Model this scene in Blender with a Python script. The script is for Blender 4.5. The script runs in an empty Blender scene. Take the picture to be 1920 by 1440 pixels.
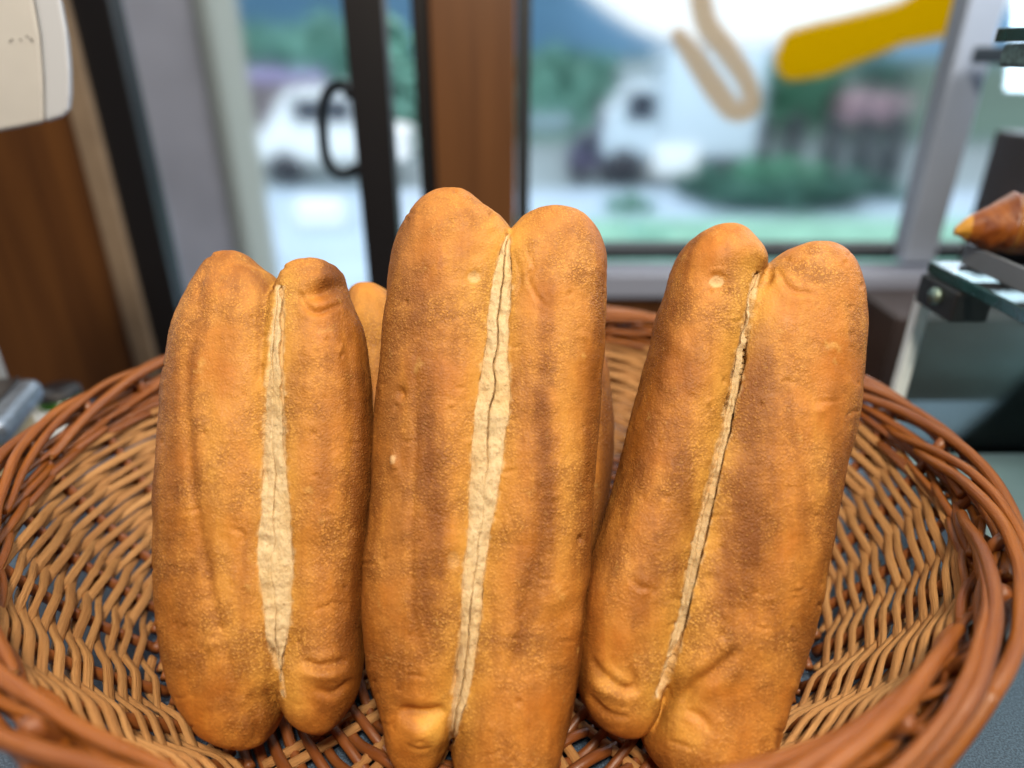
import bpy, math, random
import numpy as np
from mathutils import Vector, Matrix
random.seed(7); rng = np.random.default_rng(7)
scene = bpy.context.scene
C = scene.collection
R = math.radians

# ------------------------------------------------------------------ camera, world, lamps, exposure
F = 1290.0; PITCH = R(26.0); CAM = np.array([0.0, 0.0, 0.312])
cam_d = bpy.data.cameras.new('camera'); cam = bpy.data.objects.new('camera', cam_d); C.objects.link(cam)
cam.location = CAM; cam.rotation_euler = (R(90) - PITCH, 0, 0)
cam_d.sensor_fit = 'HORIZONTAL'; cam_d.sensor_width = 36.0; cam_d.lens = F / 1920 * 36.0
cam_d.clip_start = 0.01; cam_d.clip_end = 600
cam_d.dof.use_dof = True; cam_d.dof.focus_distance = 0.332; cam_d.dof.aperture_fstop = 2.8
scene.camera = cam
world = bpy.data.worlds.new('World'); scene.world = world; world.use_nodes = True
bg = world.node_tree.nodes['Background']; bg.inputs[0].default_value = (0.80, 0.88, 1.0, 1); bg.inputs[1].default_value = 0.035
scene.view_settings.view_transform = 'Standard'; scene.view_settings.look = 'None'
scene.view_settings.exposure = 0.0; scene.view_settings.gamma = 1.0
scene.cycles.use_denoising = True
scene.cycles.use_adaptive_sampling = False
scene.cycles.max_bounces = 8; scene.cycles.transparent_max_bounces = 12
scene.cycles.caustics_reflective = False; scene.cycles.caustics_refractive = False
scene.cycles.sample_clamp_indirect = 4.0

def area_lamp(name, loc, target, size, power, col, size_y=None):
    d = bpy.data.lights.new(name, 'AREA'); d.energy = power; d.color = col; d.size = size
    if size_y: d.shape = 'RECTANGLE'; d.size_y = size_y
    o = bpy.data.objects.new(name, d); C.objects.link(o); o.location = loc
    o.rotation_euler = (Vector(target) - Vector(loc)).to_track_quat('-Z', 'Y').to_euler()
    return o
area_lamp('ceiling_or_fill_lamp', (0.07, -0.26, 1.02), (0, 0.31, 0.10), 0.17, 15.0, (1.0, 0.87, 0.70))
area_lamp('ceiling_or_fill_lamp', (-0.75, 0.15, 1.30), (0, 0.36, 0.08), 0.30, 4.0, (1.0, 0.84, 0.64))  # added fill from the left, brightens the right basket wall
area_lamp('ceiling_or_fill_lamp', (0.85, 0.42, 1.40), (0.50, 1.05, 0.15), 0.3, 9.0, (1.0, 0.92, 0.82)).data.spread = R(125)  # added lamp brightening the window post and the space under the glass shelf
area_lamp('window_daylight', (0.95, 0.95, 0.60), (0.1, 0.30, 0.05), 0.7, 5.2, (0.70, 0.85, 1.0), 0.8)
area_lamp('street_daylight', (0.0, 1.40, 5.0), (0.0, 21.0, 4.0), 14.0, 2000.0, (0.86, 0.94, 1.0), 5.0)

# ------------------------------------------------------------------ helpers
fw = np.array([0, math.cos(PITCH), -math.sin(PITCH)]); up = np.array([0, math.sin(PITCH), math.cos(PITCH)]); rt = np.array([1.0, 0, 0])
def ray(px, py): return rt * (px - 960) / F + up * (720 - py) / F + fw
def at_y(px, py, Y):
    r = ray(px, py); return CAM + r * ((Y - CAM[1]) / r[1])
def at_z(px, py, z):
    r = ray(px, py); return CAM + r * ((z - CAM[2]) / r[2])

def tag(o, label=None, cat=None, group=None, kind=None):
    if label: o['label'] = label
    if cat: o['category'] = cat
    if group: o['group'] = group
    if kind: o['kind'] = kind
    return o
def empty(name, loc=(0, 0, 0), label=None, cat=None, group=None):
    o = bpy.data.objects.new(name, None); C.objects.link(o); o.location = loc; o.empty_display_size = 0.02
    return tag(o, label, cat, group)
def mesh_obj(name, V, Fc, mat, parent=None, smooth=True, attrs=None, loc=None):
    me = bpy.data.meshes.new(name)
    me.from_pydata([tuple(v) for v in V], [], [tuple(f) for f in Fc]); me.update()
    if smooth: me.polygons.foreach_set('use_smooth', [True] * len(me.polygons))
    if attrs:
        for k, a in attrs.items():
            a = np.asarray(a, dtype=np.float32)
            at = me.attributes.new(k, 'FLOAT_VECTOR' if a.shape[1] == 3 else 'FLOAT_COLOR', 'POINT')
            at.data.foreach_set('vector' if a.shape[1] == 3 else 'color', a.ravel())
    if mat: me.materials.append(mat)
    o = bpy.data.objects.new(name, me); C.objects.link(o)
    if loc is not None: o.location = loc
    if parent: o.parent = parent
    return o

class MB:
    """collects simple solids and builds one mesh object"""
    def __init__(s): s.V = []; s.F = []
    def add(s, V, Fc):
        b = len(s.V); s.V += [tuple(v) for v in V]; s.F += [tuple(i + b for i in f) for f in Fc]; return s
    def box(s, x0, x1, y0, y1, z0, z1):
        V = [(x, y, z) for z in (z0, z1) for y in (y0, y1) for x in (x0, x1)]
        return s.add(V, [(0, 2, 3, 1), (4, 5, 7, 6), (0, 1, 5, 4), (2, 6, 7, 3), (0, 4, 6, 2), (1, 3, 7, 5)])
    def cyl(s, p0, p1, r0, r1=None, n=16):
        r1 = r0 if r1 is None else r1
        V, Fc, _ = sweep(np.array([p0, p1], float), [r0, r1], [r0, r1], n=n); return s.add(V, Fc)
    def build(s, name, mat, parent=None, smooth=False, bevel=0, loc=None):
        V = s.V if loc is None else [tuple(np.array(v) - np.array(loc)) for v in s.V]
        o = mesh_obj(name, V, s.F, mat, parent, smooth, loc=loc)
        if bevel:
            m = o.modifiers.new('bevel', 'BEVEL'); m.width = bevel; m.segments = 3; m.limit_method = 'ANGLE'
        return o

def sweep(P, ra, rb, n=12, N=None, power=1.0, cap=True):
    """sweep an elliptical section along the path P; N = direction of the rb axis"""
    P = np.asarray(P, float); m = len(P)
    T = np.gradient(P, axis=0); T /= np.linalg.norm(T, axis=1)[:, None] + 1e-12
    if N is None:
        ref = np.array([0, 0, 1.0]) if abs(T[0][2]) < 0.9 else np.array([1.0, 0, 0])
        Ns = []; v = ref
        for t in T:
            v = v - t * (v @ t); v = v / (np.linalg.norm(v) + 1e-12); Ns.append(v)
        N = np.array(Ns)
    else:
        N = np.asarray(N, float); N = N - T * np.sum(N * T, 1)[:, None]; N /= np.linalg.norm(N, axis=1)[:, None] + 1e-12
    B = np.cross(T, N)
    ra = np.broadcast_to(np.asarray(ra, float), (m,)); rb = np.broadcast_to(np.asarray(rb, float), (m,))
    ph = np.arange(n) * 2 * math.pi / n
    c = np.sign(np.cos(ph)) * np.abs(np.cos(ph)) ** power; s_ = np.sign(np.sin(ph)) * np.abs(np.sin(ph)) ** power
    V = P[:, None, :] + B[:, None, :] * (ra[:, None] * c)[:, :, None] + N[:, None, :] * (rb[:, None] * s_)[:, :, None]
    L = np.concatenate([[0], np.cumsum(np.linalg.norm(np.diff(P, axis=0), axis=1))])
    fib = np.stack([np.repeat(L, n), np.tile(np.cos(ph), m), np.tile(np.sin(ph), m)], 1)
    Fc = [(i * n + j, i * n + (j + 1) % n, (i + 1) * n + (j + 1) % n, (i + 1) * n + j) for i in range(m - 1) for j in range(n)]
    V = V.reshape(-1, 3)
    if cap:
        Fc.append(tuple(range(n - 1, -1, -1))); Fc.append(tuple((m - 1) * n + j for j in range(n)))
    return V, Fc, fib

def vnoise(P, seed=0):
    """smooth 3-D value noise in -1..1 for the points P"""
    P = np.asarray(P, float); i = np.floor(P).astype(np.int64); f = P - i; f = f * f * f * (f * (f * 6 - 15) + 10)
    out = np.zeros(len(P))
    for dx in (0, 1):
        for dy in (0, 1):
            for dz in (0, 1):
                h = ((i[:, 0] + dx) * 73856093 ^ (i[:, 1] + dy) * 19349663 ^ (i[:, 2] + dz) * 83492791 ^ (seed * 2654435761)) & 0xffffffff
                h = (h ^ (h >> 15)) * 2246822519 & 0xffffffff; h = (h ^ (h >> 13)) * 3266489917 & 0xffffffff; h ^= h >> 16
                w = (f[:, 0] if dx else 1 - f[:, 0]) * (f[:, 1] if dy else 1 - f[:, 1]) * (f[:, 2] if dz else 1 - f[:, 2])
                out += w * (h / 2147483648.0 - 1)
    return out
def fbm(P, seed=0, oct=3):
    a = 1.0; o = 0; P = np.asarray(P, float)
    for k in range(oct): o = o + a * vnoise(P * 2 ** k, seed + k); a *= 0.5
    return o

def spline(pts, n=300):
    """Catmull-Rom through 2-D points, densely sampled"""
    p = np.asarray(pts, float); p = np.vstack([2 * p[0] - p[1], p, 2 * p[-1] - p[-2]]); out = []
    k = max(4, n // (len(p) - 3))
    for i in range(1, len(p) - 2):
        t = np.linspace(0, 1, k, endpoint=False)[:, None]
        out.append(0.5 * (2 * p[i] + (p[i + 1] - p[i - 1]) * t + (2 * p[i - 1] - 5 * p[i] + 4 * p[i + 1] - p[i + 2]) * t ** 2 + (3 * p[i] - p[i - 1] - 3 * p[i + 1] + p[i + 2]) * t ** 3))
    out.append(p[-2][None]); return np.vstack(out)

def line_dist(Q, poly, taper=False):
    """distance from 2-D points Q to a polyline"""
    poly = np.asarray(poly, float); d = np.full(len(Q), 1e9); tt = np.zeros(len(Q)); m = len(poly) - 1
    for i, (a, b) in enumerate(zip(poly[:-1], poly[1:])):
        ab = b - a; t = np.clip(((Q - a) @ ab) / (ab @ ab + 1e-9), 0, 1)
        e = np.linalg.norm(Q - a - t[:, None] * ab, axis=1); u = e < d; d[u] = e[u]; tt[u] = (i + t[u]) / m
    return (d, np.sin(math.pi * np.clip(tt, 0, 1)) ** 0.5) if taper else d

# ------------------------------------------------------------------ materials
def new_mat(name):
    m = bpy.data.materials.new(name); m.use_nodes = True
    nt = m.node_tree; return m, nt, nt.nodes['Principled BSDF']
def plain(name, col, rough=0.5, noise=0.0, scale=40, bump=0.0, metal=0.0, coat=0.0, spec=0.5):
    m, nt, b = new_mat(name); b.inputs['Roughness'].default_value = rough; b.inputs['Metallic'].default_value = metal
    b.inputs['Coat Weight'].default_value = coat; b.inputs['Specular IOR Level'].default_value = spec
    b.inputs['Base Color'].default_value = (*col, 1)
    if noise or bump:
        tc = nt.nodes.new('ShaderNodeTexCoord'); nz = nt.nodes.new('ShaderNodeTexNoise')
        nz.inputs['Scale'].default_value = scale; nz.inputs['Detail'].default_value = 6
        nt.links.new(tc.outputs['Object'], nz.inputs['Vector'])
        if noise:
            mx = nt.nodes.new('ShaderNodeMix'); mx.data_type = 'RGBA'
            mx.inputs['A'].default_value = (*[c * (1 - noise) for c in col], 1); mx.inputs['B'].default_value = (*[min(1, c * (1 + noise)) for c in col], 1)
            rp = nt.nodes.new('ShaderNodeMapRange'); rp.inputs[1].default_value = 0.3; rp.inputs[2].default_value = 0.7
            nt.links.new(nz.outputs['Fac'], rp.inputs[0]); nt.links.new(rp.outputs[0], mx.inputs['Factor']); nt.links.new(mx.outputs['Result'], b.inputs['Base Color'])
        if bump:
            bp = nt.nodes.new('ShaderNodeBump'); bp.inputs['Distance'].default_value = bump; bp.inputs['Strength'].default_value = 1
            nt.links.new(nz.outputs['Fac'], bp.inputs['Height']); nt.links.new(bp.outputs[0], b.inputs['Normal'])
    return m

class NT:
    """tiny node-building helper"""
    def __init__(s, nt): s.nt = nt
    def n(s, t, **kw):
        o = s.nt.nodes.new(t)
        for k, v in kw.items(): setattr(o, k, v)
        return o
    def set(s, sock, v):
        if isinstance(v, bpy.types.NodeSocket): s.nt.links.new(v, sock)
        else: sock.default_value = v
    def math(s, op, a, b=0.0, clamp=False):
        o = s.n('ShaderNodeMath', operation=op, use_clamp=clamp); s.set(o.inputs[0], a); s.set(o.inputs[1], b); return o.outputs[0]
    def mix(s, f, a, b):
        o = s.n('ShaderNodeMix', data_type='RGBA'); s.set(o.inputs['Factor'], f)
        for k, v in (('A', a), ('B', b)): s.set(o.inputs[k], (*v, 1) if isinstance(v, tuple) and len(v) == 3 else v)
        return o.outputs['Result']
    def noise(s, vec, scale, detail=3, rough=0.5):
        o = s.n('ShaderNodeTexNoise'); s.set(o.inputs['Vector'], vec); o.inputs['Scale'].default_value = scale
        o.inputs['Detail'].default_value = detail; o.inputs['Roughness'].default_value = rough; return o.outputs['Fac']
    def rng(s, v, a, b, c=0.0, d=1.0):
        o = s.n('ShaderNodeMapRange'); s.set(o.inputs[0], v)
        for i, x in enumerate((a, b, c, d)): o.inputs[i + 1].default_value = x
        return o.outputs[0]
    def scale(s, vec, sc, off=(0, 0, 0)):
        o = s.n('ShaderNodeMapping'); s.set(o.inputs['Vector'], vec); o.inputs['Scale'].default_value = sc; o.inputs['Location'].default_value = off; return o.outputs[0]

def crust_material():
    m, nt, b = new_mat('bread_crust'); k = NT(nt)
    co = k.n('ShaderNodeTexCoord').outputs['Object']
    at = k.n('ShaderNodeAttribute', attribute_name='bake'); sp = k.n('ShaderNodeSeparateColor'); nt.links.new(at.outputs['Color'], sp.inputs[0])
    brown, gold, mauve, chip = sp.outputs[0], sp.outputs[1], sp.outputs[2], at.outputs['Alpha']
    big = k.noise(co, 34, 4); med = k.noise(k.scale(co, (1, 0.6, 1)), 160, 5, 0.6); fine = k.noise(co, 1300, 2, 0.5)
    streak = k.noise(k.scale(co, (120, 16, 120)), 1.0, 4, 0.6); mott = k.noise(co, 95, 4, 0.6)
    def cells(sc, sm):
        vo = k.n('ShaderNodeTexVoronoi', feature='SMOOTH_F1'); nt.links.new(co, vo.inputs['Vector']); vo.inputs['Scale'].default_value = sc; vo.inputs['Smoothness'].default_value = sm; return vo.outputs['Distance']
    g1 = k.rng(cells(760, 0.3), 0.05, 0.62, 1.0, 0.0); g2 = k.rng(cells(1350, 0.25), 0.05, 0.62, 1.0, 0.0)
    grain = k.math('ADD', k.math('MULTIPLY', g1, 0.5), k.math('MULTIPLY', g2, 0.5))
    patch = k.math('ADD', k.math('MULTIPLY', k.rng(k.noise(co, 34, 4), 0.38, 0.62, 0.25, 1.0), k.rng(mott, 0.35, 0.6, 0.45, 1.0)), k.math('MULTIPLY', brown, 0.45), True)
    col = k.mix(k.rng(big, 0.35, 0.68), (0.48, 0.164, 0.021), (0.64, 0.286, 0.056))
    col = k.mix(k.math('MULTIPLY', gold, k.rng(med, 0.2, 0.6, 0.6, 1.0)), col, (0.69, 0.360, 0.062))
    col = k.mix(k.rng(streak, 0.50, 0.70, 0.0, 0.42), col, (0.30, 0.100, 0.014)); col = k.mix(k.rng(streak, 0.46, 0.28, 0.0, 0.40), col, (0.66, 0.31, 0.050))
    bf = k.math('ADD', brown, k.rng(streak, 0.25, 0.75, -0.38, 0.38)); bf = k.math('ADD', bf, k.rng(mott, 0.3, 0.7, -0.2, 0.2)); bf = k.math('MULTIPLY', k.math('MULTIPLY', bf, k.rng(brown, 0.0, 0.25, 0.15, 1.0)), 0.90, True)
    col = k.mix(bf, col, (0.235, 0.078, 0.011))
    col = k.mix(k.math('MULTIPLY', mauve, k.rng(streak, 0.3, 0.7, 0.25, 0.9)), col, (0.37, 0.158, 0.038))
    col = k.mix(k.rng(mott, 0.64, 0.74, 0.0, 0.45), col, (0.72, 0.42, 0.11)); col = k.mix(k.rng(mott, 0.32, 0.24, 0.0, 0.3), col, (0.26, 0.085, 0.014))
    pit = k.math('MULTIPLY', k.rng(grain, 0.55, 0.22), patch)
    col = k.mix(k.math('MULTIPLY', pit, 0.70), col, (0.17, 0.052, 0.008))  # toasted pits, darkened further so fine shade sits in the colour
    col = k.mix(k.math('MULTIPLY', k.math('MULTIPLY', k.rng(grain, 0.62, 0.88), patch), 0.60), col, (0.86, 0.54, 0.16))  # pale grain tops, with tiny highlights put into the colour
    col = k.mix(k.rng(fine, 0.55, 0.72, 0.0, 0.25), col, (0.22, 0.07, 0.012))
    col = k.mix(chip, col, (0.74, 0.52, 0.26))
    nt.links.new(col, b.inputs['Base Color'])
    k.set(b.inputs['Roughness'], k.rng(med, 0.3, 0.7, 0.44, 0.66)); b.inputs['Specular IOR Level'].default_value = 0.30
    wr = k.noise(k.scale(co, (0.75, 1.5, 1)), 240, 4, 0.55)
    h = k.math('ADD', k.math('MULTIPLY', fine, 0.35), k.math('MULTIPLY', wr, 0.32))
    h = k.math('ADD', h, k.math('MULTIPLY', k.math('MULTIPLY', grain, patch), 0.80))
    h = k.math('ADD', h, k.math('MULTIPLY', mott, 0.22))
    bp = k.n('ShaderNodeBump'); bp.inputs['Strength'].default_value = 1.0; bp.inputs['Distance'].default_value = 0.00062
    nt.links.new(h, bp.inputs['Height']); nt.links.new(bp.outputs[0], b.inputs['Normal'])
    return m
def crumb_material():
    m, nt, b = new_mat('bread_crumb'); k = NT(nt); co = k.n('ShaderNodeTexCoord').outputs['Object']
    n1 = k.noise(k.scale(co, (1, 0.7, 1)), 420, 5, 0.65); n2 = k.noise(co, 60, 3)
    col = k.mix(k.rng(n1, 0.3, 0.7), (0.60, 0.43, 0.22), (0.72, 0.55, 0.32)); col = k.mix(k.rng(n2, 0.45, 0.75, 0, 0.5), col, (0.60, 0.38, 0.14))
    vo = k.n('ShaderNodeTexVoronoi'); nt.links.new(co, vo.inputs['Vector']); vo.inputs['Scale'].default_value = 420; pore = k.rng(vo.outputs['Distance'], 0.10, 0.30, 1.0, 0.0)
    col = k.mix(k.math('MULTIPLY', pore, k.rng(n1, 0.45, 0.6, 0.0, 0.7)), col, (0.30, 0.17, 0.06))
    nt.links.new(col, b.inputs['Base Color']); b.inputs['Roughness'].default_value = 0.7; b.inputs['Specular IOR Level'].default_value = 0.25
    b.inputs['Subsurface Weight'].default_value = 0.1; b.inputs['Subsurface Radius'].default_value = (0.004, 0.0025, 0.0012); b.inputs['Subsurface Scale'].default_value = 1.0
    bp = k.n('ShaderNodeBump'); bp.inputs['Distance'].default_value = 0.0014; nt.links.new(n1, bp.inputs['Height']); nt.links.new(bp.outputs[0], b.inputs['Normal'])
    return m
def willow(name, ca, cb, cdark, rough, coat, fibre):
    m, nt, b = new_mat(name); k = NT(nt)
    at = k.n('ShaderNodeAttribute', attribute_name='fib').outputs['Vector']
    rnd = k.n('ShaderNodeObjectInfo').outputs['Random']
    add = k.n('ShaderNodeVectorMath', operation='ADD'); nt.links.new(at, add.inputs[0])
    cx = k.n('ShaderNodeCombineXYZ'); k.set(cx.inputs[0], k.math('MULTIPLY', rnd, 7.3)); k.set(cx.inputs[1], k.math('MULTIPLY', rnd, 31.0)); nt.links.new(cx.outputs[0], add.inputs[1])
    v = add.outputs[0]
    f1 = k.noise(k.scale(v, (55, 2.6, 2.6)), 1.0, 5, 0.65); f2 = k.noise(k.scale(v, (22, 0.8, 0.8)), 1.0, 3); f3 = k.noise(k.scale(v, (700, 5, 5)), 1.0, 3)
    col = k.mix(k.rng(f2, 0.3, 0.7), ca, cb); col = k.mix(k.rng(rnd, 0, 1, 0.0, 0.40), col, cdark)
    col = k.mix(k.rng(f1, 0.56, 0.76, 0.0, 0.75), col, cdark); col = k.mix(k.rng(f3, 0.64, 0.78, 0.0, 0.35), col, cdark)
    nt.links.new(col, b.inputs['Base Color']); b.inputs['Roughness'].default_value = rough; b.inputs['Coat Weight'].default_value = coat; b.inputs['Coat Roughness'].default_value = 0.22
    h = k.math('ADD', k.math('MULTIPLY', f1, 1.0), k.math('MULTIPLY', f3, 0.3))
    bp = k.n('ShaderNodeBump'); bp.inputs['Distance'].default_value = fibre; nt.links.new(h, bp.inputs['Height']); nt.links.new(bp.outputs[0], b.inputs['Normal'])
    return m
def wood_material(name, ca, cb, rough=0.45):
    m, nt, b = new_mat(name); k = NT(nt); co = k.n('ShaderNodeTexCoord').outputs['Object']
    g = k.noise(k.scale(co, (22, 22, 1.0)), 1.0, 5, 0.6); g2 = k.noise(k.scale(co, (120, 120, 4)), 1.0, 3)
    col = k.mix(k.rng(g, 0.35, 0.65), ca, cb); col = k.mix(k.rng(g2, 0.5, 0.8, 0, 0.35), col, tuple(c * 0.5 for c in ca))
    nt.links.new(col, b.inputs['Base Color']); b.inputs['Roughness'].default_value = rough
    return m
def glass_material(name, tint=(0.93, 0.98, 0.97), refl=0.07, rough=0.02):
    m = bpy.data.materials.new(name); m.use_nodes = True; nt = m.node_tree; nt.nodes.clear(); k = NT(nt)
    out = k.n('ShaderNodeOutputMaterial'); tr = k.n('ShaderNodeBsdfTransparent'); gl = k.n('ShaderNodeBsdfGlossy'); mx = k.n('ShaderNodeMixShader')
    tr.inputs[0].default_value = (*tint, 1); gl.inputs['Roughness'].default_value = rough; fr = k.n('ShaderNodeFresnel'); fr.inputs[0].default_value = 1.45
    k.set(mx.inputs[0], k.math('MULTIPLY', fr.outputs[0], refl / 0.04 * 0.6, True)); nt.links.new(tr.outputs[0], mx.inputs[1]); nt.links.new(gl.outputs[0], mx.inputs[2]); nt.links.new(mx.outputs[0], out.inputs[0])
    return m
def emit_material(name, col, s):
    m = bpy.data.materials.new(name); m.use_nodes = True; nt = m.node_tree; nt.nodes.clear()
    e = nt.nodes.new('ShaderNodeEmission'); e.inputs[0].default_value = (*col, 1); e.inputs[1].default_value = s
    o = nt.nodes.new('ShaderNodeOutputMaterial'); nt.links.new(e.outputs[0], o.inputs[0]); return m

CRUST = crust_material(); CRUMB = crumb_material()
PEELED = willow('peeled_willow', (0.52, 0.245, 0.074), (0.64, 0.340, 0.120), (0.26, 0.095, 0.023), 0.58, 0.0, 0.0014)
STAKE = willow('stained_stake', (0.21, 0.062, 0.014), (0.28, 0.090, 0.020), (0.12, 0.034, 0.010), 0.42, 0.12, 0.0003)
RODM = willow('stained_willow_rod', (0.23, 0.062, 0.007), (0.35, 0.112, 0.013), (0.11, 0.026, 0.005), 0.33, 0.10, 0.0007)
CUT = plain('cut_willow_end', (0.55, 0.30, 0.12), 0.7, 0.3, 900)

# ------------------------------------------------------------------ the setting: counter top
def counter_material():
    m, nt, b = new_mat('speckled_laminate'); k = NT(nt); co = k.n('ShaderNodeTexCoord').outputs['Object']
    a = k.noise(co, 1100, 2); d = k.noise(co, 420, 3)
    col = k.mix(k.rng(a, 0.42, 0.62), (0.034, 0.054, 0.086), (0.098, 0.146, 0.212)); col = k.mix(k.rng(d, 0.58, 0.70, 0, 0.6), col, (0.04, 0.05, 0.07))
    nt.links.new(col, b.inputs['Base Color']); b.inputs['Roughness'].default_value = 0.42
    bp = k.n('ShaderNodeBump'); bp.inputs['Distance'].default_value = 0.0003; nt.links.new(a, bp.inputs['Height']); nt.links.new(bp.outputs[0], b.inputs['Normal'])
    return m
tag(MB().box(-0.95, 0.95, -0.25, 0.605, -0.04, 0.0).build('countertop', counter_material(), bevel=0.004),
    'blue grey speckled countertop under the wicker basket', 'countertop', kind='structure')

# ------------------------------------------------------------------ the basket
BC = np.array([-0.015, 0.341])
A0, B0, A1, B1 = 0.204, 0.158, 0.259, 0.218; Z0, Z1 = 0.012, 0.100
def wall(th, s):
    """point of the basket wall; s = 0 at the floor, 1 under the border"""
    f = s + 0.10 * np.sin(math.pi * s)
    a = A0 + (A1 - A0) * f; b = B0 + (B1 - B0) * f
    return np.stack([BC[0] + a * np.cos(th), BC[1] + b * np.sin(th), Z0 + (Z1 - Z0) * s + 0 * th], -1)
def inward(th):
    v = np.stack([-np.cos(th) * B0, -np.sin(th) * A0, 0.42 * A0 + 0 * th], -1); return v / np.linalg.norm(v, axis=-1)[..., None]
NS = 32; DT = 2 * math.pi / NS
basket = empty('wicker_basket', (BC[0], BC[1], 0.0), 'oval brown wicker basket with openwork sides holding the loaves', 'basket')
def bpart(name, V, Fc, fib, mat): 
    o = mesh_obj(name, np.asarray(V) - np.array([BC[0], BC[1], 0]), Fc, mat, basket, True, {'fib': fib}); return o
for i in range(NS):                                                # upright stakes
    th = np.full(16, i * DT) + rng.normal(0, 0.012); s = np.linspace(-0.05, 1.12, 16)
    P = wall(th, s); r = 0.0030 * rng.uniform(0.9, 1.12)
    bpart('stake', *sweep(P, r, r, 10), STAKE)
KL = 21; DS = 0.83 / KL
for j in range(NS):                                                # peeled weavers, each climbing over and under the stakes
    k0 = -0.5 - rng.uniform(0, .2); k1 = KL + 0.45 + rng.uniform(-0.1, .3)
    k = np.linspace(k0, k1, 220); th = (j + k) * DT
    nv = vnoise(np.stack([k * 0.5, np.full_like(k, j * 3.7), np.zeros_like(k)], 1), 3)
    s = 0.015 + k * DS * 1.0 + nv * 0.010 + rng.normal(0, 0.006)
    off = -np.arcsin(0.93 * np.cos(math.pi * k)) / 1.195 * 0.0038 * (1 + 0.12 * nv)
    P = wall(th, s) + inward(th) * off[:, None]
    wv = rng.uniform(0.86, 1.16) * (1 + 0.14 * vnoise(np.stack([k * 0.9, np.full_like(k, j * 1.3), np.ones_like(k)], 1), 5))
    V, Fc, fib = sweep(P, 0.0022 * wv, 0.0013 * wv, 12, N=inward(th), power=0.55)
    V += 0.00022 * fbm(V * 420, j, 2)[:, None] * rng.normal(0, 1, 3)
    bpart('weaver', V, Fc, fib, PEELED)
for w in range(6):                                                 # dark wale of thin rods under the border
    for seg in range(5):
        n = 220; t0 = seg * 2 * math.pi / 5 + w * 0.21; t1 = t0 + 2 * math.pi / 5 * 1.12; th = np.linspace(t0, t1, n); ph = th / DT * math.pi / 1.0 + w * 2.1
        s = 0.845 + 0.032 * w + 0.018 * np.sin(th / DT * 0.9 + w) + (th - t0 - 0.6) * 0.03
        P = wall(th, s) + inward(th) * (0.0042 * np.sin(ph) + 0.0006)[:, None]
        r = 0.0021 * rng.uniform(0.85, 1.15) * np.linspace(1.12, 0.8, n)
        bpart('wale_rod', *sweep(P, r, r, 9), RODM)
NB = 34
ZB = 0.1045; RB = 0.0084
def rope(th, phi, rad, lift=0.0):
    """phi 90 = top, 0 = inside, 180 = outside of the rolled border"""
    a = A1 + 0.003; b = B1 + 0.003; nx = np.cos(th) * b; ny = np.sin(th) * a; L = np.hypot(nx, ny); nx, ny = nx / L, ny / L
    ro = -np.cos(phi) * rad
    return np.stack([BC[0] + a * np.cos(th) + nx * ro, BC[1] + b * np.sin(th) + ny * ro, ZB + lift + np.sin(phi) * rad], -1)
for i in range(NB):                                                # rolled border: every rod climbs outside, crosses the top and ends inside
    n = 120; t0 = i * 2 * math.pi / NB + rng.normal(0, 0.03); span = 0.98 + rng.normal(0, 0.09); u = np.linspace(0, 1, n); th = t0 + span * u
    phi = np.radians(228 - 262 * u ** 1.05)
    rad = RB * (1 + 0.10 * np.sin(u * 6 + i)) + 0.0022 * np.exp(-((u - 0.98) / 0.12) ** 2) + 0.004 * (1 - u) ** 4
    P = rope(th, phi, rad); P[:, 2] -= 0.018 * np.clip(0.12 - u, 0, 1) / 0.12
    P += 0.0007 * np.stack([vnoise(np.stack([u * 9, np.full(n, i * 5.1), np.full(n, q)], 1), 9) for q in range(3)], 1)
    r = 0.0030 * rng.uniform(0.78, 1.2) * (1 - 0.22 * u) * np.clip((1 - u) * 60 + 0.75, 0, 1)
    r = r * (1 + 0.05 * vnoise(np.stack([u * 14, np.full(n, i * 2.7), np.zeros(n)], 1), 4))
    V, Fc, fib = sweep(P, r, r, 14)
    o = bpart('border_rod', V, Fc, fib, RODM)
    o.data.materials.append(CUT); o.data.polygons[len(o.data.polygons) - 1].material_index = 1; o.data.polygons[len(o.data.polygons) - 1].use_smooth = False
for i in range(26):                                                # outer braid below the border
    n = 60; t0 = i * 2 * math.pi / 26; u = np.linspace(0, 1, n); th = t0 + 0.62 * u
    s = 1.06 - 0.26 * u + 0.05 * np.sin(u * 7 + i); off = -(0.005 + 0.006 * np.sin(math.pi * u) ** 0.8)
    P = wall(th, s) + (inward(th) * np.array([1, 1, 0.2])) * off[:, None]; r = 0.0031 * rng.uniform(0.85, 1.1) * np.linspace(1, 0.75, n)
    bpart('braid_rod', *sweep(P, r, r, 10), RODM)
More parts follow.
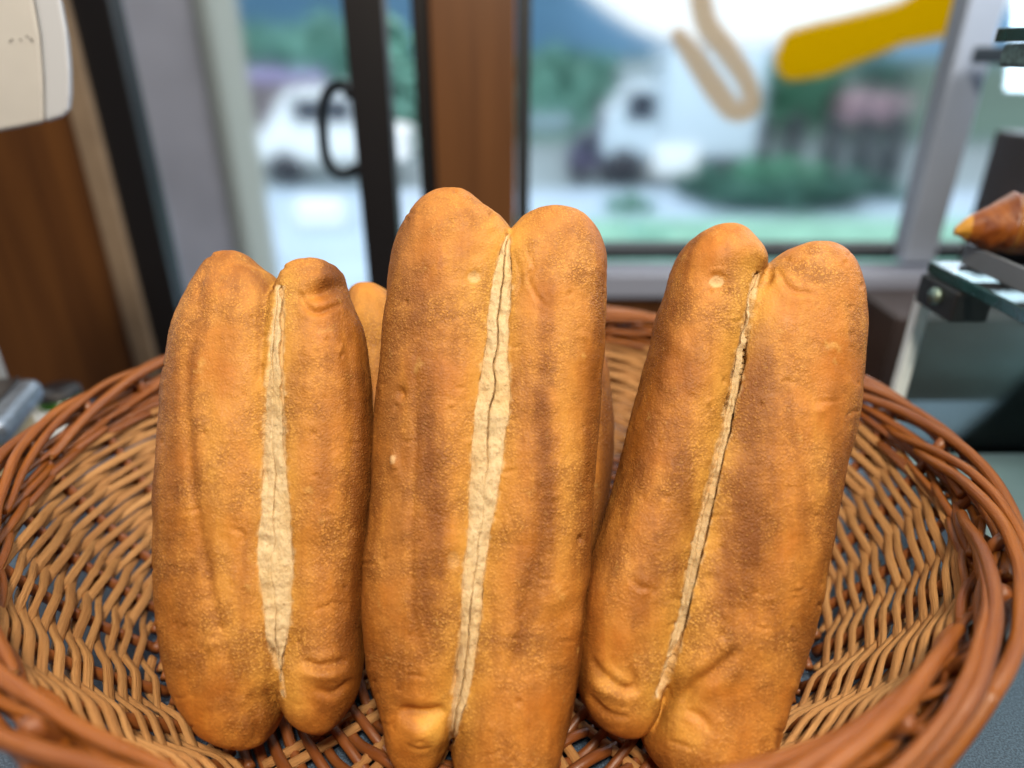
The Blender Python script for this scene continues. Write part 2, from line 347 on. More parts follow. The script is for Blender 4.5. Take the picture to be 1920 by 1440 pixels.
# woven floor: thin rods bent round over radial sticks
V = []; Fc = []; fib = []
def addsw(sw):
    global V, Fc, fib
    b = len(V); V += [tuple(v) for v in sw[0]]; Fc += [tuple(i + b for i in f) for f in sw[1]]; fib += [tuple(f) for f in sw[2]]
FC = np.array([-0.012, 0.285]); 
def infloor(x, y): return ((x - BC[0]) / (A0 * 0.985)) ** 2 + ((y - BC[1]) / (B0 * 0.985)) ** 2 < 1
for q in range(44):
    rr = 0.008 + q * 0.0066; n = max(40, int(rr * 2200)); th = np.linspace(0, 2 * math.pi, n)
    ph = th * 22 * 0.5 * 2 / 2 + (q % 2) * math.pi
    P = np.stack([FC[0] + rr * np.cos(th) + .0006 * np.sin(th * 5 + q), FC[1] + rr * np.sin(th), Z0 - 0.002 + 0.0032 * np.sin(ph)], 1)
    ok = infloor(P[:, 0], P[:, 1]); run = []
    for i in range(n + 1):
        if i < n and ok[i]: run.append(i)
        else:
            if len(run) > 6:
                r = 0.0026 * rng.uniform(0.8, 1.15); sw = sweep(P[run], r, r, 8); addsw((sw[0], sw[1], sw[2] + np.array([q * 3.1, q * 1.7, 0])))
            run = []
floor_o = bpart('base_weave', V, Fc, fib, STAKE)
for i in range(22):
    a = i * 2 * math.pi / 22 + 0.07; d = np.array([math.cos(a), math.sin(a)]); L = 0.02
    while infloor(*(FC + d * (L + 0.004))) and L < 0.4: L += 0.004
    for o2 in (-0.0035, 0.0035):
        t = np.linspace(0.01, L, 14); pr = np.array([-d[1], d[0]]) * o2
        P = np.stack([FC[0] + d[0] * t + pr[0], FC[1] + d[1] * t + pr[1], np.full(14, Z0 - 0.0025)], 1)
        bpart('base_stick', *sweep(P, 0.0026, 0.0024, 8), PEELED)

# ------------------------------------------------------------------ loaves
LEAN = R(57); PO = np.array([0, 0.215, 0.030]); PV = np.array([0, math.cos(LEAN), math.sin(LEAN)]); PN = np.array([0, -math.sin(LEAN), math.cos(LEAN)])
def plane_uv(pts, back=0.0):
    out = []; O = PO - PN * back
    for pt in pts:
        px, py = pt[0], pt[1]; O = PO - PN * (back - (pt[2] if len(pt) > 2 else 0.0)); r = ray(px, py); t = ((O - CAM) @ PN) / (r @ PN); p = CAM + r * t - O; out.append((p[0], p @ PV))
    return np.array(out)
def chain(pts, back):
    c = spline(plane_uv(pts, back), 260); v = c[:, 1]; o = np.argsort(v); return c[o, 0], v[o]
def smoothstep(x, a, b): t = np.clip((x - a) / (b - a), 0, 1); return t * t * (3 - 2 * t)
def raised(pts, h=0.020):
    n = len(pts); return [(p[0], p[1], h * min(1.0, i / 3.0, (n - 1 - i) / 2.0 + 0.3)) for i, p in enumerate(pts)]
class Lobe:
    def __init__(s, left, right, bf, bb, back=0.0, e=0.30, side=+1, notch=None, dl=0.0, dr=0.0):
        s.lu, s.lv = chain(left, back); s.ru, s.rv = chain(right, back); s.bf, s.bb, s.e, s.side = bf, bb, e, side
        top = min(s.lv[-1], s.rv[-1])
        for q in (s.lv, s.rv): q -= 0.0032 * smoothstep(q, top - 0.06, top)
        s.lu += dl * np.sin(math.pi * np.clip((s.lv - s.lv[0]) / (s.lv[-1] - s.lv[0]), 0, 1)) ** 0.4; s.ru += dr * np.sin(math.pi * np.clip((s.rv - s.rv[0]) / (s.rv[-1] - s.rv[0]), 0, 1)) ** 0.4
        s.v0 = max(s.lv[0], s.rv[0]) ; s.v1 = min(s.lv[-1], s.rv[-1])
        nn = plane_uv(notch, back)[:, 1]; s.n1, s.n0 = nn[0], nn[1]
        vv = np.linspace(s.v0, s.v1, 200); s.wm = np.max(np.interp(vv, s.rv, s.ru) - np.interp(vv, s.lv, s.lu))
    def row(s, v):
        l = np.interp(v, s.lv, s.lu); r = np.interp(v, s.rv, s.ru); w = np.maximum(r - l, 1e-4)
        x = np.clip(np.minimum(v - s.n0, s.n1 - v) / 0.022, 0, 1); ex = s.e * 0.5 * w * x * x * (3 - 2 * x)
        if s.side > 0: r = r + ex
        else: l = l - ex
        h = np.clip(w / s.wm, 0, 1) ** 0.62
        return (l + r) / 2, (r - l) / 2, s.bf * h, s.bb * h
    def mesh(s, rows=200, n=72):
        t = (1 - np.cos(np.linspace(0.015, 1 - 0.005, rows) * math.pi)) / 2; v = s.v0 + (s.v1 - s.v0) * t
        c, a, bf, bb = s.row(v); ph = np.arange(n) * 2 * math.pi / n; co, si = np.cos(ph), np.sin(ph)
        cx = np.sign(co) * np.abs(co) ** 0.88; sx = np.sign(si) * np.abs(si) ** 0.88
        X = c[:, None] + a[:, None] * cx; Z = np.where(si > 0, bf[:, None], bb[:, None]) * sx; Y = np.repeat(v[:, None], n, 1)
        V = np.stack([X, Y, Z], -1).reshape(-1, 3)
        Fc = [(i * n + j, i * n + (j + 1) % n, (i + 1) * n + (j + 1) % n, (i + 1) * n + j) for i in range(rows - 1) for j in range(n)]
        Fc.append(tuple(range(n - 1, -1, -1))); Fc.append(tuple((rows - 1) * n + j for j in range(n)))
        return V, [tuple(reversed(f)) for f in Fc]
    def height(s, u, v):
        c, a, bf, bb = s.row(v); x = np.clip(np.abs(u - c) / a, 0, 1)
        return bf * (1 - x ** (2 / 0.88)) ** (0.88 / 2)

def loaf(label, lobes, seam, feats, bands, seed, back=0.0, voxel=0.00092, crumb=None, group='double loaves standing in the basket', fine=True):
    O = PO - PN * back; M = Matrix(((1, PV[0], PN[0]), (0, PV[1], PN[1]), (0, PV[2], PN[2])))
    allv = np.vstack([lb.mesh()[0] for lb in lobes]); cu = allv[:, 0].mean()
    root = empty('bread_loaf', (0, 0, 0), label, 'bread', group)
    root.matrix_world = Matrix.Translation(Vector(O + np.array([cu, 0, 0]))) @ M.to_4x4()
    mb = MB()
    for lb in lobes:
        V, Fc = lb.mesh(); mb.add(V - np.array([cu, 0, 0]), Fc)
    o = mesh_obj('crust', mb.V, mb.F, None)
    md = o.modifiers.new('remesh', 'REMESH'); md.mode = 'VOXEL'; md.voxel_size = voxel
    sm = o.modifiers.new('smooth', 'SMOOTH'); sm.factor = 0.5; sm.iterations = 5
    dg = bpy.context.evaluated_depsgraph_get(); me = bpy.data.meshes.new_from_object(o.evaluated_get(dg))
    old = o.data; o.modifiers.clear(); o.data = me; bpy.data.meshes.remove(old); me.name = 'crust'
    n = len(me.vertices); P = np.empty(n * 3, np.float32); me.vertices.foreach_get('co', P); P = P.reshape(-1, 3).astype(float)
    Nn = np.empty(n * 3, np.float32); me.vertices.foreach_get('normal', Nn); Nn = Nn.reshape(-1, 3).astype(float)
    sd = seed * 17.3
    d = 0.0010 * fbm(P * 38 + sd, seed, 2) + 0.00026 * fbm(P * np.array([120, 75, 120]) + sd, seed + 5, 2) + (0.00011 * fbm(P * np.array([330, 480, 330]) + sd, seed + 9, 2) if fine else 0)
    W = O + np.outer(P[:, 0] + cu, rt) + np.outer(P[:, 1], PV) + np.outer(P[:, 2], PN); Wc = W - CAM; D = Wc @ fw
    Q = np.stack([960 + F * (Wc @ rt) / D, 720 - F * (Wc @ up) / D], 1)
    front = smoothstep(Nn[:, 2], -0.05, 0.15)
    if fine:                                                        # small pits, blisters and short skin cracks all over
        g = np.random.default_rng(seed + 100); pick = np.where(Nn[:, 2] > 0.5)[0]; feats = list(feats)
        for _ in range(34): q = Q[g.choice(pick)]; feats.append(('bump', q[0], q[1], g.uniform(2.5, 5), g.uniform(2.5, 6), g.uniform(0, 90), -g.uniform(0.5, 1.3), 0))
        for _ in range(22): q = Q[g.choice(pick)]; feats.append(('bump', q[0], q[1], g.uniform(5, 12), g.uniform(4, 9), g.uniform(0, 180), g.uniform(0.3, 0.75), 0))
        for _ in range(16):
            q = Q[g.choice(pick)]; l = g.uniform(8, 24); feats.append(('crease', [(q[0] - l, q[1] + g.normal(0, 4)), (q[0], q[1] + g.normal(0, 4)), (q[0] + l, q[1] + g.normal(0, 5))], g.uniform(2.5, 4), g.uniform(0.4, 0.9)))
    bake = np.zeros((n, 4)); wob = fbm(P * 60 + sd, seed + 20, 3) * 6
    for f in feats:
        kind = f[0]
        if kind == 'bump':                  # px, py, rx, ry, angle, height in mm, chip
            _, px, py, rx, ry, ang, amp, chip = f; ca, sa = math.cos(R(ang)), math.sin(R(ang)); dx, dy = Q[:, 0] - px, Q[:, 1] - py
            e2 = ((dx * ca + dy * sa) / rx) ** 2 + ((-dx * sa + dy * ca) / ry) ** 2
            d += front * amp * 0.001 * np.exp(-e2 * 1.2)
            if chip: bake[:, 3] = np.maximum(bake[:, 3], front * chip * smoothstep(-e2, -1.1, -0.7))
        elif kind == 'crease':              # polyline, width px, depth mm
            _, pl, w, amp = f; dist, tp = line_dist(Q + wob[:, None] * 0.3, spline(pl, 40), True); w = w * (0.6 + 0.4 * tp); d -= tp * front * amp * 0.00085 * np.exp(-(dist / w) ** 2)
            d += tp * front * amp * 0.00016 * np.exp(-((dist - 2.2 * w) / (1.3 * w)) ** 2)
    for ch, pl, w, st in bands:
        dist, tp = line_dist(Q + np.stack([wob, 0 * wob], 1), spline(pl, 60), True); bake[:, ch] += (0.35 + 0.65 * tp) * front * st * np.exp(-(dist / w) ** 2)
    if seam:
        sl = spline(seam[0], 60); sr = spline(seam[1], 60); mid = (np.array(seam[0], float) + np.array(seam[1], float)) / 2
        o1, o2 = np.argsort(sl[:, 1]), np.argsort(sr[:, 1]); wb = fbm(P * np.array([10, 150, 10]) + sd, seed + 60, 3) * 2.2
        xl = np.interp(Q[:, 1], sl[o1, 1], sl[o1, 0]) + wb - 1; xr = np.interp(Q[:, 1], sr[o2, 1], sr[o2, 0]) + wb + 1
        ins = np.minimum(Q[:, 0] - xl, xr - Q[:, 0]); inside = smoothstep(ins, -3.5, 4.5) * ((Q[:, 1] > seam[0][0][1]) & (Q[:, 1] < seam[0][-1][1])); d -= front * inside * (0.0030 if crumb[2] < 0.001 else 0.0075)
        bake[:, 3] = np.maximum(bake[:, 3], front * 0.75 * smoothstep(ins + fbm(P * 420 + sd, seed + 70, 3) * 4.0, -7.0, 2.0) * ((Q[:, 1] > seam[0][0][1]) & (Q[:, 1] < seam[0][-1][1])))
        dist = line_dist(Q, spline(mid, 60)); bake[:, 1] += front * 0.95 * np.exp(-(dist / 46) ** 2)
    bake[:, 0] += front * 0.16 * np.clip(fbm(P * 45 + sd, seed + 31, 3), -0.5, 1) + (1 - front) * 0.35 + front * 0.46 * smoothstep(np.abs(Nn[:, 0]), 0.42, 0.90)  # browner crust on sideways faces, with side shade deepened in the colour
    bake = np.clip(bake, 0, 1)
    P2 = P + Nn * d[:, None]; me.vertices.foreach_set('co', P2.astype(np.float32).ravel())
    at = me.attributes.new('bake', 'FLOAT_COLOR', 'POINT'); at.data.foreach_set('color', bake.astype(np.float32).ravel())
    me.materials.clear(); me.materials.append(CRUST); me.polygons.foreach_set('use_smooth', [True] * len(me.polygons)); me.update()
    o.parent = root
    if crumb:
        (bulge, crack, rec) = crumb
        L = spline(plane_uv([(*q, 0.023) for q in seam[0]], back), 200); Rr = spline(plane_uv([(*q, 0.023) for q in seam[1]], back), 200)
        v = np.linspace(min(L[-1, 1], Rr[-1, 1]), max(L[0, 1], Rr[0, 1]), 420); ol, orr = np.argsort(L[:, 1]), np.argsort(Rr[:, 1])
        ul = np.interp(v, L[ol, 1], L[ol, 0]); ur = np.interp(v, Rr[orr, 1], Rr[orr, 0])
        ul += 0.0006 * fbm(np.stack([v * 150, v * 0, v * 0], 1), seed, 3); ur += 0.0006 * fbm(np.stack([v * 150, v * 0 + 9, v * 0], 1), seed, 3)
        hl = np.maximum(lobes[0].height(ul, v), lobes[1].height(ul, v)); hr = np.maximum(lobes[0].height(ur, v), lobes[1].height(ur, v))
        m = 120; x = np.linspace(-1.6, 1.6, m); w2 = (ur - ul) / 2; c = (ul + ur) / 2
        U = c[:, None] + w2[:, None] * x; H = hl[:, None] * (1 - x) / 2 + hr[:, None] * (1 + x) / 2 - rec * np.clip(w2 / 0.002, 0, 1)[:, None]
        H = H + bulge * (1 - x ** 2) * np.clip(w2 / 0.003, 0, 1)[:, None]
        Vv = np.repeat(v[:, None], m, 1); G = np.stack([U, Vv, U * 0], -1).reshape(-1, 3)
        nz = (0.00036 * fbm(G * np.array([240, 230, 1]) + sd, seed + 40, 3) + 0.0007 * np.abs(fbm(G * np.array([150, 75, 1]) + sd, seed + 44, 2)) - 0.0003).reshape(H.shape); H = H + nz
        xc = 0.10 * np.sin(v * 40 + seed) + 0.16 * vnoise(np.stack([v * 90, v * 0, v * 0], 1), seed + 2)
        cd = np.clip(vnoise(np.stack([v * 28, v * 0 + 3, v * 0], 1), seed + 4) + 0.55, 0, 1)
        dx_ = (x[None, :] - xc[:, None]) * w2[:, None]
        H = H - cd[:, None] * (crack * np.exp(-(dx_ / 0.00022) ** 2) + 0.28 * crack / (1 + np.exp(-np.clip(dx_ / 0.00012, -40, 40))) * np.exp(-np.clip(dx_, 0, 1) / 0.0022))
        H = np.where(np.abs(x)[None, :] > 1.25, H - 0.004 * (np.abs(x)[None, :] - 1.25) / 0.35, H)
        G = np.stack([U - cu, Vv, H], -1).reshape(-1, 3); rows = len(v)
        back_ = G.copy(); back_[:, 2] -= 0.006; nG = len(G)
        Fc = [(i * m + j, i * m + j + 1, (i + 1) * m + j + 1, (i + 1) * m + j) for i in range(rows - 1) for j in range(m - 1)]
        Fb = [tuple(nG + q for q in reversed(f)) for f in Fc]
        rim_ = [(i * m, (i + 1) * m, (i + 1) * m + nG, i * m + nG) for i in range(rows - 1)] + [((i + 1) * m - 1, (i + 1) * m - 1 + nG, (i + 2) * m - 1 + nG, (i + 2) * m - 1) for i in range(rows - 1)]
        rim_ += [(j, j + nG, j + 1 + nG, j + 1) for j in range(m - 1)] + [((rows - 1) * m + j, (rows - 1) * m + j + 1, (rows - 1) * m + j + 1 + nG, (rows - 1) * m + j + nG) for j in range(m - 1)]
        mesh_obj('crumb_seam', np.vstack([G, back_]), Fc + Fb + rim_, CRUMB, root)
    return root

BF, BB = 0.031, 0.022
# left loaf
cr = [(523, 525), (520, 600), (510, 700), (505, 800), (508, 900), (512, 1000), (515, 1100), (522, 1200), (528, 1290)]
cr = raised(cr)
L1 = Lobe([(440, 466), (400, 480), (378, 515), (350, 560), (325, 620), (307, 720), (297, 820), (290, 950), (292, 1080), (305, 1200), (330, 1290), (370, 1350), (430, 1385), (470, 1394)],
          [(440, 466), (470, 472), (500, 498)] + cr + [(535, 1325), (515, 1375), (490, 1391), (470, 1394)], BF, BB, 0, 0.34, +1, [(523, 520), (535, 1320)], dl=0.0035)
L2 = Lobe([(607, 484), (570, 491), (535, 515)] + cr[1:] + [(540, 1318), (560, 1345), (590, 1360), (615, 1363)],
          [(607, 484), (640, 495), (655, 540), (680, 620), (693, 700), (700, 800), (698, 900), (693, 1000), (686, 1100), (682, 1200), (675, 1270), (655, 1330), (632, 1358), (615, 1363)], BF * .95, BB, 0, 0.42, -1, [(523, 520), (535, 1320)])
loaf('left loaf of the front three, shorter, with a wide pale seam', [L1, L2],
     ([(522, 535), (512, 600), (506, 660), (501, 720), (498, 800), (496, 880), (492, 960), (488, 1040), (496, 1120), (506, 1190), (520, 1245), (530, 1310)],
      [(524, 535), (528, 600), (526, 660), (528, 720), (530, 800), (535, 880), (540, 960), (545, 1040), (543, 1120), (536, 1190), (525, 1245), (532, 1310)]),
     [('bump', 600, 548, 46, 14, -14, -3.2, 0), ('bump', 605, 520, 26, 14, 0, 1.6, 0), ('crease', [(560, 545), (575, 575), (600, 585), (640, 570)], 6, 2.0),
      ('bump', 612, 1262, 42, 20, 0, 3.2, 0), ('crease', [(570, 1240), (600, 1250), (650, 1238)], 8, 3.0), ('crease', [(590, 1290), (625, 1300), (660, 1270)], 7, 1.8),
      ('crease', [(390, 500), (376, 530), (372, 560)], 7, 1.4), ('bump', 395, 1210, 12, 12, 0, 1.0, 0), ('crease', [(430, 990), (455, 1000), (450, 1020)], 4, 0.8),
      ('bump', 505, 1335, 22, 30, 20, 1.6, 0), ('crease', [(470, 1330), (480, 1370), (478, 1392)], 6, 1.5), ('crease', [(390, 560), (360, 640), (352, 760), (362, 900), (385, 1060), (420, 1210), (440, 1290)], 10, 1.1), ('crease', [(640, 600), (658, 700), (660, 850), (655, 1000)], 9, 0.7)],
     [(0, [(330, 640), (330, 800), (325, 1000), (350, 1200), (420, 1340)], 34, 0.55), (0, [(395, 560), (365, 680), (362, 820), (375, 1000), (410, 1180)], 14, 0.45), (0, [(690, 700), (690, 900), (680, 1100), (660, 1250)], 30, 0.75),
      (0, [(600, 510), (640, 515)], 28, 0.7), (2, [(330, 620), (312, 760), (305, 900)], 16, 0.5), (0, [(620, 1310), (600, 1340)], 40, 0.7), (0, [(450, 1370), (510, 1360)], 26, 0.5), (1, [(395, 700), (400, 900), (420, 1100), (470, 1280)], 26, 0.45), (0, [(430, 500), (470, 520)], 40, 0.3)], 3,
     crumb=(0.0005, 0.0016, 0.0006))
# middle loaf
cr = [(953, 428), (945, 500), (935, 600), (925, 700), (915, 800), (905, 900), (898, 1000), (888, 1100), (878, 1200), (862, 1300)]
cr = raised(cr)
M1 = Lobe([(848, 353), (800, 364), (762, 408), (738, 470), (727, 560), (718, 660), (708, 760), (702, 860), (696, 960), (685, 1040), (680, 1120), (685, 1200), (697, 1270), (718, 1340), (730, 1395), (750, 1428), (785, 1446)],
          [(848, 353), (885, 362), (920, 392)] + cr + [(848, 1360), (838, 1400), (815, 1435), (785, 1446)], BF * 1.02, BB, 0, 0.34, +1, [(953, 422), (850, 1385)])
M2 = Lobe([(1045, 395), (1000, 401), (965, 424)] + cr[1:] + [(850, 1370), (852, 1420), (880, 1465), (955, 1482)],
          [(1045, 395), (1090, 403), (1118, 430), (1133, 475), (1136, 540), (1132, 640), (1125, 740), (1118, 840), (1112, 940), (1106, 1040), (1098, 1120), (1092, 1200), (1085, 1280), (1068, 1350), (1045, 1420), (1015, 1465), (955, 1482)], BF, BB, 0, 0.36, -1, [(953, 422), (850, 1385)])
loaf('tall middle loaf with a cracked pale seam, rising highest', [M1, M2],
     ([(951, 440), (934, 500), (922, 570), (914, 650), (900, 740), (890, 830), (884, 920), (880, 1000), (870, 1090), (866, 1180), (856, 1270), (848, 1340), (843, 1395)],
      [(954, 440), (955, 500), (953, 570), (950, 650), (952, 740), (944, 830), (932, 920), (916, 1000), (904, 1090), (896, 1180), (882, 1270), (862, 1340), (849, 1395)]),
     [('bump', 890, 518, 13, 11, 15, -1.6, 0.45), ('bump', 752, 738, 8, 12, 0, -2.6, 0), ('bump', 741, 762, 4, 5, 0, -1.4, 0), ('bump', 740, 870, 9, 30, -10, 1.6, 0.0), ('bump', 738, 862, 6, 9, 0, 0.6, 0.5),
      ('crease', [(745, 1330), (790, 1338), (835, 1330)], 11, 4.2), ('bump', 792, 1375, 46, 34, 0, 3.8, 0), ('crease', [(760, 1385), (785, 1400), (805, 1395)], 4, 1.0),
      ('crease', [(985, 460), (1000, 500), (990, 520), (1010, 560), (1030, 580)], 4, 0.9), ('crease', [(962, 470), (975, 520), (965, 560)], 4, 0.7), ('bump', 850, 1050, 12, 18, 0, -1.0, 0.15), ('bump', 1088, 1012, 6, 9, 0, -1.8, 0), ('bump', 972, 1316, 5, 5, 0, -1.6, 0),
      ('bump', 922, 402, 6, 6, 0, -1.6, 0), ('crease', [(782, 640), (778, 760), (776, 900), (772, 1040), (776, 1160), (800, 1260)], 7, 0.8), ('crease', [(1012, 900), (1008, 1050), (985, 1150), (960, 1260), (935, 1370)], 12, 1.5), ('bump', 1045, 1120, 40, 26, -35, 1.6, 0), ('bump', 690, 1045, 16, 30, 10, 1.2, 0), ('bump', 1075, 1170, 20, 30, 30, 1.2, 0)],
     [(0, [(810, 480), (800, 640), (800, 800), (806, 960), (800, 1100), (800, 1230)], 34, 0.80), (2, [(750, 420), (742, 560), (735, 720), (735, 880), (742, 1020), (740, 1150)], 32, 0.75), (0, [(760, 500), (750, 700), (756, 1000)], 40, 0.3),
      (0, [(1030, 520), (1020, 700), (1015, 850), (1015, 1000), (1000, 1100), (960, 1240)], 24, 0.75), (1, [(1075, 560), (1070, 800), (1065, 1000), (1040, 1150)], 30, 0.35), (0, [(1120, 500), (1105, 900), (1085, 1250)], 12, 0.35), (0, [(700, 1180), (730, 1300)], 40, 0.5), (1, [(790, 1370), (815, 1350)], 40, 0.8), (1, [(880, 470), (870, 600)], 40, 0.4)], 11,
     crumb=(0.0009, 0.0060, 0.0004))
# right loaf
cr = [(1425, 495), (1410, 530), (1400, 600), (1385, 680), (1365, 760), (1345, 840), (1325, 930), (1305, 1020), (1285, 1110), (1265, 1200), (1245, 1265)]
cr = raised(cr)
R1 = Lobe([(1345, 425), (1300, 436), (1268, 480), (1248, 550), (1225, 640), (1205, 720), (1185, 800), (1165, 880), (1145, 950), (1120, 1020), (1100, 1090), (1088, 1160), (1085, 1240), (1090, 1295), (1110, 1335), (1140, 1358), (1178, 1367)],
          [(1345, 425), (1385, 432), (1412, 462)] + cr + [(1232, 1310), (1215, 1350), (1195, 1364), (1178, 1367)], BF, BB, 0, 0.34, +1, [(1425, 490), (1235, 1305)], dl=-0.0012)
R2 = Lobe([(1520, 451), (1480, 457), (1440, 482)] + cr[1:] + [(1225, 1312), (1207, 1350), (1204, 1385), (1225, 1425), (1265, 1452), (1335, 1463)],
          [(1520, 451), (1565, 463), (1597, 500), (1613, 550), (1621, 620), (1617, 700), (1606, 780), (1590, 860), (1575, 940), (1558, 1040), (1540, 1130), (1515, 1210), (1490, 1280), (1467, 1340), (1450, 1390), (1410, 1440), (1335, 1463)], BF * 1.05, BB, 0, 0.36, -1, [(1425, 490), (1235, 1305)], dr=-0.003)
loaf('right loaf of the front three, leaning right with a narrow shaded seam', [R1, R2],
     ([(1422, 510), (1405, 560), (1395, 620), (1379, 700), (1361, 780), (1341, 860), (1320, 950), (1299, 1040), (1279, 1130), (1260, 1210), (1242, 1270), (1230, 1310)],
      [(1424, 510), (1410, 560), (1402, 620), (1388, 700), (1371, 780), (1353, 860), (1334, 950), (1313, 1040), (1292, 1130), (1272, 1210), (1254, 1270), (1234, 1310)]),
     [('bump', 1344, 527, 15, 11, 0, -1.8, 0.6), ('crease', [(1330, 515), (1348, 514), (1366, 522)], 4, 0.9), ('bump', 1440, 520, 9, 16, 25, -2.6, 0), ('crease', [(1455, 500), (1470, 525), (1490, 545), (1530, 552)], 7, 1.9), ('bump', 1500, 520, 34, 22, 20, -1.2, 0),
      ('crease', [(1110, 1235), (1130, 1265), (1165, 1290), (1190, 1285), (1178, 1250)], 9, 2.8), ('bump', 1140, 1290, 34, 20, 30, 2.4, 0), ('crease', [(1105, 1300), (1140, 1335), (1180, 1345)], 6, 1.4),
      ('crease', [(1385, 1215), (1345, 1255), (1300, 1290), (1280, 1320)], 13, 3.2), ('bump', 1270, 1350, 40, 36, 30, 2.8, 0), ('crease', [(1255, 1390), (1280, 1398), (1300, 1405)], 4, 1.1), ('crease', [(1290, 1330), (1320, 1350), (1330, 1375)], 8, 1.6), ('bump', 1190, 1240, 24, 60, 10, -1.3, 0),
      ('bump', 1130, 1010, 24, 50, 20, -1.4, 0), ('bump', 1355, 1190, 9, 9, 0, -1.2, 0), ('bump', 1540, 770, 9, 10, 0, 0.7, 0), ('crease', [(1180, 1080), (1200, 1100), (1240, 1110)], 6, 0.8)],
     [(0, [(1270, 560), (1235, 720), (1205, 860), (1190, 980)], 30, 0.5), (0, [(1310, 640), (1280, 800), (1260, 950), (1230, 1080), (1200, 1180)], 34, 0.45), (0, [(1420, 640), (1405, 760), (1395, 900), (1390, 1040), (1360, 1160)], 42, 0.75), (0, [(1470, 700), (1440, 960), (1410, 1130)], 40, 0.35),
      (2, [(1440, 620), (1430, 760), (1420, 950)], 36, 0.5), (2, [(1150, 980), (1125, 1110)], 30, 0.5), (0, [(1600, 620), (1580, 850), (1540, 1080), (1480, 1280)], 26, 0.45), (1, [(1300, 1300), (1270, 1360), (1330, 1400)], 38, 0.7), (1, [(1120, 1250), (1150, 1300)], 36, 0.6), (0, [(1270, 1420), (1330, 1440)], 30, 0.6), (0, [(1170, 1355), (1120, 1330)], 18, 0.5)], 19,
     crumb=(0.0, 0.0010, 0.0060))
# two loaves standing behind
BK = 0.060
cr = [(760, 590), (760, 700), (765, 800), (770, 900), (775, 1000)]
B1_ = Lobe([(690, 531), (660, 545), (648, 620), (642, 720), (645, 850), (660, 980), (690, 1060), (720, 1080)], [(690, 531), (725, 538)] + cr + [(765, 1050), (720, 1080)], BF, BB, BK, 0.34, +1, [(760, 580), (775, 1040)])
B2_ = Lobe([(820, 560), (780, 575)] + cr[1:] + [(790, 1055), (830, 1080)], [(820, 560), (870, 600), (890, 700), (895, 850), (885, 980), (860, 1060), (830, 1080)], BF, BB, BK, 0.34, -1, [(760, 580), (775, 1040)])
loaf('pale orange loaf half hidden behind the left and middle loaves', [B1_, B2_], None, [], [(1, [(690, 540), (680, 700)], 60, 0.6)], 23, BK, 0.0016, None, fine=False)
cr = [(1030, 680), (1030, 760), (1025, 850), (1020, 950), (1015, 1020)]
B3_ = Lobe([(985, 640), (950, 660), (935, 740), (935, 850), (945, 960), (970, 1050), (1000, 1075)], [(985, 640), (1015, 655)] + cr + [(1012, 1055), (1000, 1075)], BF, BB, BK, 0.34, +1, [(1030, 670), (1015, 1045)])
B4_ = Lobe([(1080, 610), (1045, 640)] + cr[1:] + [(1025, 1055), (1060, 1080)], [(1080, 610), (1122, 635), (1142, 700), (1149, 790), (1143, 900), (1128, 1000), (1100, 1060), (1060, 1080)], BF, BB, BK, 0.34, -1, [(1030, 670), (1015, 1045)])
loaf('dark orange loaf barely showing behind the middle loaf on its right', [B3_, B4_], None, [], [(0, [(1140, 760), (1140, 900), (1110, 1040)], 26, 0.6)], 29, BK, 0.0016, None, fine=False)

# ------------------------------------------------------------------ shop: door wall, post, window
WY = 1.15
WOOD = wood_material('brown_wood', (0.115, 0.042, 0.011), (0.17, 0.066, 0.018)); WOOD2 = wood_material('dark_brown_panel', (0.11, 0.040, 0.012), (0.20, 0.078, 0.020))
BLACK = plain('black_metal', (0.012, 0.011, 0.013), 0.4); BEIGE = plain('beige_trim', (0.34, 0.25, 0.17), 0.6, 0.15, 20)
def pane_material():
    m = bpy.data.materials.new('hazy_pane_glass'); m.use_nodes = True; nt = m.node_tree; nt.nodes.clear(); k = NT(nt)
    out = k.n('ShaderNodeOutputMaterial'); r = k.n('ShaderNodeBsdfRefraction'); r.inputs['Roughness'].default_value = 0.185; r.inputs['IOR'].default_value = 1.22; r.inputs['Color'].default_value = (0.96, 0.99, 1.0, 1)
    nt.links.new(r.outputs[0], out.inputs[0]); return m
GLASS = pane_material()
def xw(px, py, Y): return at_y(px, py, Y)[0]
ZT, ZF = 1.6, -0.92
def bar(name, pxl, pxr, py, Y, dep, mat, label, cat, z0=ZF, z1=ZT, parent=None):
    o = MB().box(xw(pxl, py, Y), xw(pxr, py, Y), Y, Y + dep, z0, z1).build(name, mat, parent, bevel=0.003)
    return tag(o, label, cat) if label else o
bar('panelling', -420, 176, 400, WY, 0.05, WOOD2, 'dark brown wooden wall panel left of the glass door', 'wall panel')
bar('trim_strip', 179, 221, 400, WY - 0.012, 0.05, BEIGE, 'thin beige trim strip along the brown wall panel', 'trim')
door = empty('glass_door', (xw(480, 400, WY), WY, ZF), 'black framed glass door beside the brown post', 'door')
def dpart(name, m, mat, bevel=0.002):
    o = m.build(name, mat, None, bevel=bevel); o.data.transform(Matrix.Translation(-Vector(door.location))); o.parent = door; return o
xa, xb, xc_, xd = xw(222, 400, WY), xw(292, 400, WY), xw(668, 300, WY), xw(738, 300, WY)
dpart('stile', MB().box(xa, xb, WY, WY + 0.045, ZF, ZT), BLACK); dpart('stile', MB().box(xc_, xd, WY, WY + 0.045, ZF, ZT), BLACK)
dpart('bottom_rail', MB().box(xb, xc_, WY + 0.002, WY + 0.043, ZF, ZF + 0.2), BLACK)
dpart('pane', MB().box(xb, xc_, WY + 0.018, WY + 0.026, ZF + 0.2, ZT), GLASS, 0)
hp = [at_y(p[0], p[1], WY + 0.10) for p in [(668, 172), (640, 160), (618, 170), (606, 200), (606, 250), (612, 295), (630, 322), (655, 325), (676, 310)]]
